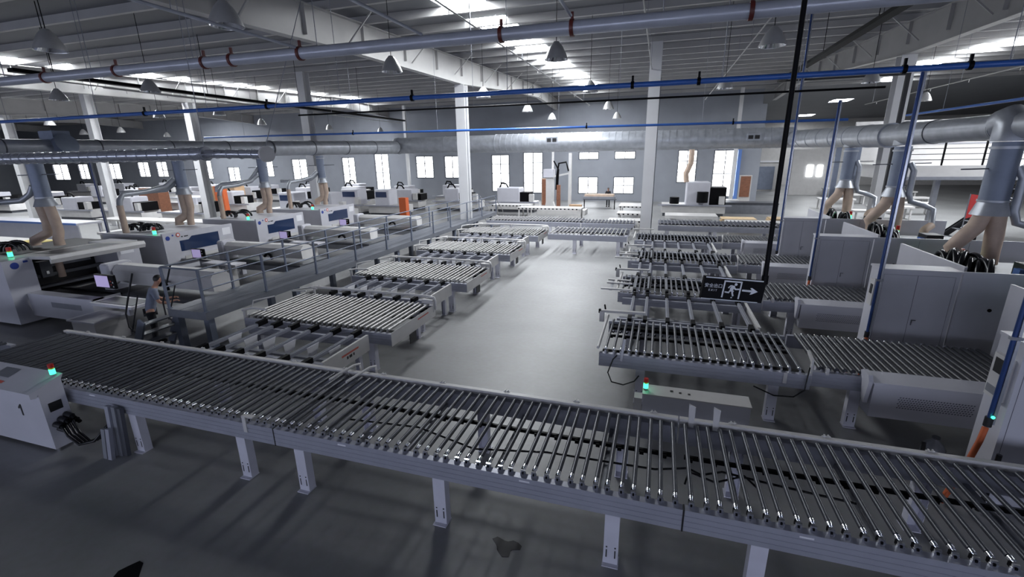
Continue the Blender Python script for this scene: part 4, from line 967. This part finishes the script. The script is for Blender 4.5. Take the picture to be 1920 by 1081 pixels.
# ================================================================== HIGH BAY LAMPS
def lamp(x, y, label, z=6.95):
    t = thing('hanging_lamp', label, 'lamp', (x, y, z), 'high bay lamps under the roof')
    part('shade', MB().lathe((x,y,z), [(.285,0),(.28,.02),(.235,.14),(.155,.29),(.085,.37),(.06,.40),(.0,.40)], lampm, 20).lathe((x,y,z), [(.27,.005),(.15,.24),(.07,.33),(0,.34)], chrome, 20), t)
    part('bulb', MB().lathe((x,y,z+.1), [(0,-.04),(.05,-.02),(.06,.04),(.04,.12),(0,.15)], paper, 10), t)
    part('cord', MB().cyl((x,y,z+.4),(x,y,roofz(y)+.03), .009, black, 6), t)
    return t
LP = [(421,25,'large lamp at the top left, nearest the camera'),(90,75,'dim lamp near the top left corner'),(734,120,'lamp left of the middle rafter, before the white column'),
 (1043,95,'lamp hanging against the brightest skylights'),(1450,68,'lamp in the dark roof bay left of the exit sign rod'),(1107,162,'smaller lamp under the bright skylights, second in its row'),
 (108,177,'small bright lamp at the far upper left'),(297,213,'small white lamp right of the first left rafter'),(410,208,'tiny lamp between the two left columns'),(490,228,'tiny lamp left of the third left column'),
 (617,238,'tiny lamp right of the third left column'),(156,247,'far tiny lamp left of the flanged column'),(313,252,'far tiny lamp between the left columns, low'),(226,243,'far tiny lamp beside the flanged column'),
 (906,173,'small lamp just right of the tall walkway column'),(989,202,'tiny lamp below the middle skylights, left one'),(1035,218,'tiny lamp farther along below the middle skylights'),(1141,197,'tiny lamp third in the row under the skylights'),
 (1157,216,'tiny lamp fourth in the row under the skylights'),(1360,155,'small dark lamp right of the tall column'),(1635,143,'dim lamp above the right suction hoses'),(1735,181,'small bright lamp right of the right column'),
 (92,228,'far tiny lamp at the left edge'),(280,160,'dark lamp under the left rafter'),(713,243,'farthest tiny lamp above the left duct end')]
for x, y, lb in LP:
    p = gz(x, y, 7.15); lamp(p.x, p.y, lb)

# ================================================================== MEZZANINE AND RIGHT BACKGROUND
mz = thing('mezzanine', 'white mezzanine with black railing behind the right duct', 'mezzanine', (16, 27, 0))
part('floor_slab', MB().box(10.6, 30, 26.6, 33, 3.35, 4.0, white2), mz)
part('fascia_strip', MB().box(10.6, 30, 26.55, 26.6, 3.35, 3.5, greym), mz)
for X in (12.5, 18, 24): part('support_post', MB().box(X-.1, X+.1, 27, 27.2, 0, 3.35, greym), mz)
b = MB()
s0 = None
for i in range(12):
    X = 10.8+1.5*i
    if s0 is None: s0 = part('rail_post', MB().box(X-.03,X+.03,26.62,26.68,4.0,5.05,black), mz); sX = X
    else: inst(s0, 'rail_post', mz, (X-sX,0,0))
for z in (4.25, 4.5, 4.75, 5.05): part('rail_bar', MB().box(10.7,28,26.64,26.67,z-.015,z+.015,black), mz)
wb = part('back_wall', MB().box(10.6, 29, 32.6, 32.7, 4.0, 6.3, white2), mz); part('wall_trim', MB().box(10.6, 29, 32.55, 32.6, 5.0, 5.06, greym), wb)
ms = thing('black_stair', 'black steel stair frame below the mezzanine', 'stair', (13, 24.5, 0))
for yy in (24.2, 25.2): part('stringer', MB().beam((14.6,yy,3.3),(11.4,yy,.1),.08,.22,blackm), ms)
for i in range(9): part('tread', MB().box(11.5+.34*i, 11.8+.34*i, 24.25, 25.15, .32+.34*i, .35+.34*i, greym), ms)
for X, h in ((14.7,3.9),(14.9,4.2),(16.4,3.9),(12.9,2.6)): part('post', MB().box(X-.05,X+.05,24.15,24.25,0,h,black), ms)
part('landing', MB().box(14.6, 17, 24.2, 25.6, 3.22, 3.3, greym), ms)
part('hand_rail', MB().beam((14.7,24.2,4.2),(11.5,24.2,1.05),.04,.04,black), ms); part('hand_rail', MB().beam((14.7,24.2,4.2),(17,24.2,4.2),.04,.04,black), ms)
b = MB().box(10.9, 11.05, 23.3, 23.35, 1.9, 3.2, redcloth); 
b = MB().tube([(11.02,21.5,.0),(11.02,21.5,3.1)], .02, greym, 6).prism([(11.04,2.2),(11.3,2.3),(11.4,3.05),(11.04,3.1)], 'y', 21.49, 21.51, redcloth)
solo('red_banner', b, 'small red banner behind the nearest right beige hoses', 'banner')
# white counter machines on the right, below the mezzanine
def bench(label, x0, x1, y0, y1, z=.95, m=white2, teeth=True, name='work_table', legs=True, cat='table', group=None):
    t = thing(name, label, cat, ((x0+x1)/2, (y0+y1)/2, 0), group)
    part('table_top', MB().box(x0, x1, y0, y1, z-.12, z, m), t)
    if teeth:
        b = MB(); X = x0+.1
        while X < x1-.1: b.box(X, X+.12, y0-.012, y0-.002, z-.11, z-.03, black); X += .3
        parts('slot', b, t)
    if legs:
        for X in (x0+.15, x1-.15):
            for Y_ in (y0+.12, y1-.12): part('leg', MB().box(X-.05, X+.05, Y_-.05, Y_+.05, 0, z-.12, m), t)
    return t
bench('long white slotted table behind the second right machine', 9.9, 15.5, 17.5, 18.9, 1.0)
bench('white slotted table behind the third right machine', 10.2, 15.0, 21.6, 22.8, 1.0)
bench('pale low table at the right edge below the mezzanine', 12.0, 17.5, 13.0, 14.6, 1.0, teeth=False)
hb = thing('white_bin', 'tilted white box standing on the slotted table at the right', 'box', (11.2, 18.2, 1.0)); part('body', MB().prism([(10.8,1.0),(12.2,1.0),(12.2,1.35),(10.9,1.5)], 'y', 17.7, 18.6, white), hb)
for i, (x, y, lb) in enumerate(((12.5, 36, 'first'), (14.5, 39, 'second'), (17, 42, 'third'), (13, 45, 'fourth'), (19, 47, 'fifth'), (15.5, 50, 'sixth'), (21, 54, 'seventh'), (17, 58, 'eighth'))):
    bench('white trestle bench in the far right hall, %s row from the front' % lb, x, x+2.6, y, y+1.0, .9, white2, False, group='white benches in the far right hall')
pt = thing('glass_partition', 'pale partition with tall panes at the far right hall', 'partition', (12, 70, 0))
part('panel', MB().box(9.5, 14, 66, 66.2, 0, 6, white2), pt); part('band', MB().box(9.5, 14, 65.9, 66, 3.5, 3.7, paper), pt); part('door', MB().box(9.8,10.6,65.9,66,.2,2.6,black), pt); part('shutter', MB().box(11.2,13.6,65.9,66,.2,3.0,ductb), pt)
fw = MB()
for k, (xa, xb) in enumerate(((1511,1526),(1530,1544))):
    p, q = gy(xa, 331, 60), gy(xb, 309, 60)
    struct('window_%d' % (300+k), MB().box(p.x, q.x, 60, 60.05, p.z, q.z, winpane))
p, q = gy(1480, 345, 60.1), gy(1565, 300, 60.1)
sw = thing('side_room', 'white side room with two lit windows in the far right hall', 'room', (p.x, 60.2, 0)); part('wall', MB().box(p.x, q.x+1, 60.1, 60.3, 0, q.z+1.2, white2), sw)
lt = thing('ladder_frame', 'tall grey lattice frame behind the third blue conduit', 'frame', (9.3, 30, 0))
for X in (9.0, 9.9): part('upright', MB().box(X-.12, X+.12, 29.4, 29.5, 0, 4.9, ductb), lt)
for z in (.8, 1.6, 2.4, 3.2, 4.0): part('rung', MB().box(9.12, 9.78, 29.42, 29.48, z-.04, z+.04, white2), lt)

# ================================================================== FAR MIDDLE
rg = thing('gantry_robot', 'tall white gantry loader standing before the far windows', 'machine', (-8.6, 38, 0))
part('column', MB().prism([(-9.05,0.4),(-8.15,.4),(-8.35,1.0),(-8.35,3.6),(-8.95,3.6),(-8.95,1.0)], 'y', 37.8, 38.3, white2), rg)
part('head_box', MB().box(-9.15,-8.3,37.7,38.4,3.0,3.65,white), rg)
part('arm', MB().beam((-8.4,38,3.05),(-6.9,38,3.35),.15,.14,white2), rg); part('arm_post', MB().box(-7.1,-6.85,37.9,38.1,.4,4.9,white2), rg); part('arm_post', MB().box(-8.6,-8.45,38.4,38.6,.4,5.0,white2), rg)
part('cable_loop', MB().tube([(-8.1,37.9,2.0),(-8.05,37.9,3.2),(-7.9,37.9,4.1),(-7.3,37.9,4.2),(-7.1,37.9,3.5)], .07, black, 8).tube([(-8.0,37.8,1.2),(-7.9,37.8,3.6),(-8.3,37.8,4.3)], .06, black, 8), rg)
part('wooden_post', MB().box(-8.0,-7.7,37.6,37.8,.4,2.4,wood), rg); part('base', MB().box(-9.6,-5.6,37.4,38.9,0,.4,white2), rg)
wt = thing('work_table', 'long grey table topped with brown panels at the end of the aisle', 'table', (-5.0, 42.5, 0))
part('table_top', MB().box(-6.5,-3.6,42.1,43.2,.82,.9,greyd), wt)
for X in (-6.4,-3.7): part('leg', MB().box(X-.04,X+.04,42.2,42.28,0,.82,black), wt)
st = thing('panel_stack', 'stack of brownish panels lying on the table at the aisle end', 'panels', (-5, 42.6, .9)); part('panel', MB().box(-6.5,-3.7,42.15,43.1,.9,1.12,greym), st); part('panel', MB().box(-6.4,-3.8,42.2,43.1,1.12,1.3,beige), st)
dr = thing('brown_cabinet', 'brown wooden door panel leaning by the far tall window', 'door panel', (-13, 42, 0)); part('panel', MB().box(-11.0,-10.1,44.9,45.0,0,2.5,wood), dr); part('frame', MB().box(-11.1,-10.0,45.0,45.06,0,2.6,beige), dr)
dr = thing('brown_cabinet', 'brown mirror stand in a white frame right of the far blue-edged window', 'stand', (7.4, 46, 0)); part('panel', MB().box(6.9,7.7,45.9,45.95,.9,2.7,wood), dr); part('frame', MB().box(6.8,7.8,45.95,46.0,.2,2.8,white2), dr); part('foot', MB().box(6.8,7.8,45.7,46.2,0,.2,wood), dr)
bl = MB().box(6.95,7.25,49.5,49.9,0,5.0,bluepaint); solo('blue_curtain', bl, 'narrow blue curtain at the right side of the far tall window', 'curtain')
cb_ = MB().box(-6.9,-5.9,37.45,37.75,.403,.85,card); solo('cardboard_box', cb_, 'small cardboard box on the pallet beside the white gantry loader', 'box', (-6.4,37.6,.4))
bench('pale low bench left of the white gantry loader', -13.2, -9.9, 36.0, 37.3, .9, white2)
bench('curved pale conveyor table before the gantry loader', -10.4, -5.4, 34.2, 35.6, .9, white2)
bench('white table with dark gaps beside the tall column', -2.9, -.9, 36.5, 39, .9, white2)
bench('second white table right of the aisle end', -2.6, -1.0, 31.5, 33.0, .95, white2)
bench('low white frame behind the far cross conveyor', -3.0, -.8, 29.8, 31, .7, white2)
vn = []
def shop_machine(label, x, y, w=3.2, d=1.6, h=1.9, dark=True, seed=0, win=False):
    rnd = random.Random(seed); t = thing('panel_machine', label, 'machine', (x, y, 0), 'white machines in the background')
    part('bed', MB().box(x, x+w, y, y+d, .25, .9, white2), t)
    part('base', MB().box(x+.1, x+w-.1, y+.1, y+d-.1, 0, .25, greyd), t)
    hx = x+w*rnd.uniform(.1,.45); hw = w*rnd.uniform(.3,.5)
    part('head_cover', MB().cbox(hx, hx+hw, y+.1, y+d-.1, .9, h, white, .06), t)
    if win: part('window', MB().box(hx+.1*hw, hx+hw*.85, y+.085, y+.098, h-.65, h-.2, glassd), t)
    else: part('dark_bay', MB().box(hx+hw, hx+hw+.5*(w-hw)*.8, y+.2, y+d-.2, .9, h-.4, black), t)
    part('side_rail', MB().box(x-.3, x+w+.4, y-.15, y-.05, .82, .92, alu), t)
    part('control_box', MB().box(x+w-.5, x+w-.1, y-.05, y+.3, .95, 1.55, white2), t)
    if dark: part('cable_tuft', MB().tube([(hx+.1,y+.6,h),(hx+.3,y+.6,h+.35),(hx+.7,y+.6,h+.3),(hx+.9,y+.6,h)], .07, black, 8), t)
    return t
k = 0
rows = [(30.0, [(-30.6,'first'),(-26.3,'second')], 'window'), (34.0, [(-27.8,'first'),(-23.6,'second')],'window'),
        (38.5, [(-36,'first'),(-31,'second'),(-25.5,'third'),(-19.5,'fourth'),(-14.3,'fifth')],''), (43.5, [(-46,'first'),(-40,'second'),(-34,'third'),(-28,'fourth'),(-22,'fifth')],''),
        (33.0, [(-52,'first'),(-46,'second'),(-40,'third')],''), (38.0, [(-66,'first'),(-59,'second'),(-52,'third'),(-44,'fourth')],''),
        (26.5, [(-50,'first'),(-44,'second'),(-37.5,'third')],''), (44.5, [(-80,'first'),(-72,'second'),(-64,'third'),(-56,'fourth')],''), (29, [(-66,'first'),(-58.5,'second')],'')]
RN = ['with dark window before the wide duct', 'with dark window under the duct bend', 'in the row left of the tall column', 'in the row against the far windows', 'in the middle row far left', 'in a back row far left', 'in the row behind the left machines', 'in the leftmost far row', 'near the left edge']
for ri, (y, xs_, wn) in enumerate(rows):
    for x, o_ in xs_:
        shop_machine('white machine %s, %s from the left' % (RN[ri], o_), x, y, 3.4 if wn else 4.2, 1.6, 2.2 if wn else 1.9+.3*((k*7)%3)/3, not wn, k, bool(wn)); k += 1
# machine right of the tall column
sm = shop_machine('white machine with black parts right of the tall column', .3, 38.2, 4.6, 2.0, 2.6, False, 77)
part('black_motor', MB().cyl((1.2,38.0,1.0),(1.2,38.0,1.5),.35,black,12).cyl((3.2,38.0,1.1),(3.2,38.0,1.9),.4,black,12), sm); part('vent_pipe', MB().tube([(2.0,38.6,2.6),(1.9,38.6,3.2),(2.2,38.6,4.0),(2.2,38.6,5.0)], .2, beige, 12), sm)
lf = thing('lift_table', 'low scissor lift table in front of the column-side machine', 'lift table', (2, 31.5, 0)); part('top', MB().box(.5,3.6,30.8,32.4,.75,.95,white2), lf)
part('scissor_arm', MB().beam((.8,30.9,.1),(3.3,30.9,.75),.08,.12,white2), lf); part('scissor_arm', MB().beam((3.3,31.0,.1),(.8,31.0,.75),.08,.12,white2), lf); part('base', MB().box(.4,3.8,30.8,32.4,0,.1,greyd), lf)
def board_stack(label, x0, x1, y0, y1, z0, n, m, th=.05):
    t = thing('board_stack', label, 'boards', ((x0+x1)/2, (y0+y1)/2, 0)); rnd = random.Random(int(x0*10))
    part('pallet', MB().box(x0, x1, y0, y1, 0, z0, greym), t)
    for i in range(n): e = rnd.uniform(-.05,.05); part('board', MB().box(x0+e, x1+e, y0, y1, z0+th*i, z0+th*(i+1)-.008, m), t)
    return t
board_stack('stack of brown boards right of the scissor lift', 4.0, 6.0, 31.8, 33.0, .35, 7, board)
board_stack('long stack of tan boards behind the farthest right machine', 6.9, 10.2, 32.6, 33.9, .35, 6, board)
board_stack('stack of dark boards under the far tall window', 4.4, 9.0, 40.6, 42.0, .7, 4, greyd)
board_stack('stack of pale boards left of the far tall window', 3.6, 6.6, 43.6, 45.0, .6, 4, white2)
bench('long pale roller bench before the tan boards', 4.0, 10.5, 29.9, 31.0, .75, white2, True)
# left foreground-background tables behind the left machines
bench('long white machine bed with a blue stripe at the left edge', -45, -33.0, 18.2, 19.6, 1.25, white, False)
bs_ = [o for o in COL.objects if o.get('label', '').startswith('long white machine bed with a blue')][0]
part('blue_stripe', MB().box(-45, -33, 18.15, 18.19, 1.15, 1.27, bluepaint), bs_); part('side_panel', MB().box(-45,-33,18.25,18.3,.2,1.13,white), bs_)
bench('pale slatted table behind the nearest left machine', -34, -22.6, 13.6, 15.2, .95, white2, False)
bench('long pale bench behind the nearest left machine, running to the left edge', -40, -23.5, 10.8, 12.0, .9, alu, False)
bench('white bench between the flanged column and the second machine', -30, -23.4, 17.4, 18.6, .95, white2, False)
bench('long pale bench behind the second and third left machines', -38, -24, 22.2, 23.6, .9, white2, False)
yb = MB().box(-30.2, -28.6, 14.0, 14.8, .96, 1.03, yellow); solo('yellow_board', yb, 'yellow board lying on the slatted table at the left', 'board', (-29.4,14.4,.96))
cbx = MB().box(-46.2,-43.8,31.0,32.0,0,2.4,wood); solo('wooden_crate', cbx, 'reddish brown wooden crate left of the flanged column', 'crate', (-45,31.5,0))
cbx = MB().box(-42.6,-39.6,35.4,36.6,0,2.3,card); solo('wooden_crate', cbx, 'brown packed crate right of the first suction duct', 'crate', (-41,36,0))
og = MB().box(-37.0,-36.0,31.0,31.4,0,2.6,orange); solo('orange_cover', og, 'orange cover standing among the far left machines', 'cover', (-36.5,31.2,0))
og = MB().box(-16.3,-15.8,26.9,27.3,0.0,2.2,orange); solo('orange_post', og, 'orange upright panel left of the walkway column', 'panel', (-16,27,0))
bluecond = thing('vertical_conduit', 'thin blue conduit beside the flanged grey column at the left', 'conduit', (-22.4, 12.9, 0)); part('pipe', MB().cyl((-22.4,13.4,0),(-22.4,13.4,5.6),.04,blued,8).cyl((-22.32,13.4,0),(-22.32,13.4,5.6),.035,greym,8), bluecond)

# ================================================================== PEOPLE
def skin_obj(name, V, E_, m, parent, sub=2, root=0):
    me = bpy.data.meshes.new(name+'_cage'); me.from_pydata([v[:3] for v in V], E_, []); me.update()
    o = bpy.data.objects.new(name+'_cage', me); COL.objects.link(o)
    mo = o.modifiers.new('s', 'SKIN'); mo.use_smooth_shade = True
    for i, v in enumerate(V):
        sv = me.skin_vertices[0].data[i]; r = v[3]; sv.radius = (r, v[4] if len(v) > 4 else r); sv.use_root = (i == root)
    su_ = o.modifiers.new('u', 'SUBSURF'); su_.levels = sub; su_.render_levels = sub
    bpy.context.view_layer.update()
    nm_ = bpy.data.meshes.new_from_object(o.evaluated_get(bpy.context.evaluated_depsgraph_get()))
    bpy.data.objects.remove(o); bpy.data.meshes.remove(me); nm_.materials.clear(); nm_.materials.append(m)
    for p in nm_.polygons: p.use_smooth = True
    q = bpy.data.objects.new(name, nm_); COL.objects.link(q); q.parent = parent; return q
def person(label, x, y, rot, shirt_m, lean=.12, hold=True, h=1.0):
    t = thing('person', label, 'person', (x, y, 0)); t.rotation_euler = (0, 0, rot); t.scale = (h, h, h)
    L = lean      # facing +Y locally
    V = [(0,0,.93,.13,.10),(0,L*.25,1.06,.125,.095),(0,L*.6,1.22,.15,.105),(0,L*1.0,1.38,.155,.10),(0,L*1.25,1.47,.07,.065),(0,L*1.45+.01,1.53,.052,.052),
         (0,L*1.6+.03,1.60,.072,.082),(0,L*1.7+.03,1.68,.074,.09),(0,L*1.7+.02,1.73,.05,.06)]
    E_ = [(i,i+1) for i in range(8)]
    def chain(base, pts):
        k = base
        for p in pts: V.append(p); E_.append((k, len(V)-1)); k = len(V)-1
        return k
    for s_ in (-1, 1):
        k = chain(3, [(s_*.175,L,1.40,.06),(s_*.215,L+.02,1.30,.052),(s_*.235,L+.06,1.13,.043),(s_*.22,L+.20,1.08,.038),(s_*.19,L+.33,1.10,.027),(s_*.185,L+.37,1.105,.034,.018)])
        # fingers and thumb
        for j, (dx, ln) in enumerate(((-.027,.07),(-.009,.082),(.009,.078),(.026,.062))):
            chain(k, [(s_*.185+dx,L+.405,1.105,.0095),(s_*.185+dx,L+.405+ln*.5,1.098,.009),(s_*.185+dx,L+.405+ln*.85,1.07,.008)])
        chain(k, [(s_*.185-s_*.038,L+.375,1.095,.011),(s_*.185-s_*.052,L+.41,1.075,.009)])
        chain(0, [(s_*.09,0,.86,.088),(s_*.10,.015,.68,.075),(s_*.105,.02,.48,.055),(s_*.105,-.005,.30,.052),(s_*.105,-.02,.10,.036),(s_*.105,-.02,.05,.04),(s_*.11,.07,.035,.036,.03),(s_*.115,.14,.03,.03,.022)])
    body = skin_obj('body', V, E_, skin, t)
    hx, hy = 0, L*1.7+.03
    part_ = lambda n_, mb: (lambda o: (setattr(o, 'parent', t), o)[1])(bpy.data.objects.new(n_, mb.mesh(n_)))
    def addp(n_, mb): o = bpy.data.objects.new(n_, mb.mesh(n_)); COL.objects.link(o); o.parent = t; return o
    # hair cap
    b = MB(); vs = []; fs = []; n1, n2 = 14, 8
    for i in range(n2+1):
        a = math.pi*.62*i/n2
        for j in range(n1):
            c = 2*math.pi*j/n1; back = -math.sin(c)
            lim = a*(1.0 if back > -.2 else .62)
            vs.append((.088*math.sin(lim)*math.cos(c), hy-.005+.102*math.sin(lim)*math.sin(c), 1.665+.105*math.cos(lim)))
    for i in range(n2):
        for j in range(n1): fs.append((i*n1+j, i*n1+(j+1)%n1, (i+1)*n1+(j+1)%n1, (i+1)*n1+j))
    b.add(vs, fs, hair, True); addp('hair', b)
    b = MB()
    for s_ in (-1, 1):
        b.cyl((s_*.078, hy, 1.63),(s_*.09, hy-.01, 1.635), .022, skin, 8)
    addp('ears', b)
    b = MB().prism([(hy+.085,1.655),(hy+.112,1.615),(hy+.085,1.605)], 'x', -.011, .011, skin); addp('nose', b)
    b = MB().cyl((-.028,hy+.075,1.655),(-.028,hy+.09,1.655),.011,black,8).cyl((.028,hy+.075,1.655),(.028,hy+.09,1.655),.011,black,8); addp('eyes', b)
    b = MB().box(-.022,.022,hy+.083,hy+.092,1.575,1.582,redl_m); addp('mouth', b)
    # shirt and trousers
    V = [(0,0,.82,.16,.13),(0,L*.25,1.04,.15,.12),(0,L*.6,1.22,.168,.122),(0,L*1.0,1.38,.165,.115),(0,L*1.2,1.45,.085,.08)]; E_ = [(i,i+1) for i in range(4)]
    for s_ in (-1, 1): chain(3, [(s_*.178,L,1.41,.078),(s_*.22,L+.02,1.29,.07),(s_*.232,L+.05,1.18,.066)])
    skin_obj('shirt', V, E_, shirt_m, t)
    V = [(0,0,.94,.142,.115)]; E_ = []
    for s_ in (-1, 1): chain(0, [(s_*.09,0,.85,.102),(s_*.10,.015,.68,.09),(s_*.105,.02,.48,.074),(s_*.105,-.005,.30,.07),(s_*.105,-.02,.09,.064)])
    skin_obj('trousers', V, E_, trous, t)
    b = MB()
    for s_ in (-1,1): b.cbox(s_*.11-.05, s_*.11+.05, -.09, .20, 0, .085, black, .02)
    addp('shoes', b)
    return t
person('person in a grey shirt standing at a machine beside the walkway stair, arms forward', -12.55, 8.0, -.6, shirt, .16, h=1.06)
person('person in dark clothes standing behind the far panel table', -4.5, 44.4, math.pi, trous, .1)
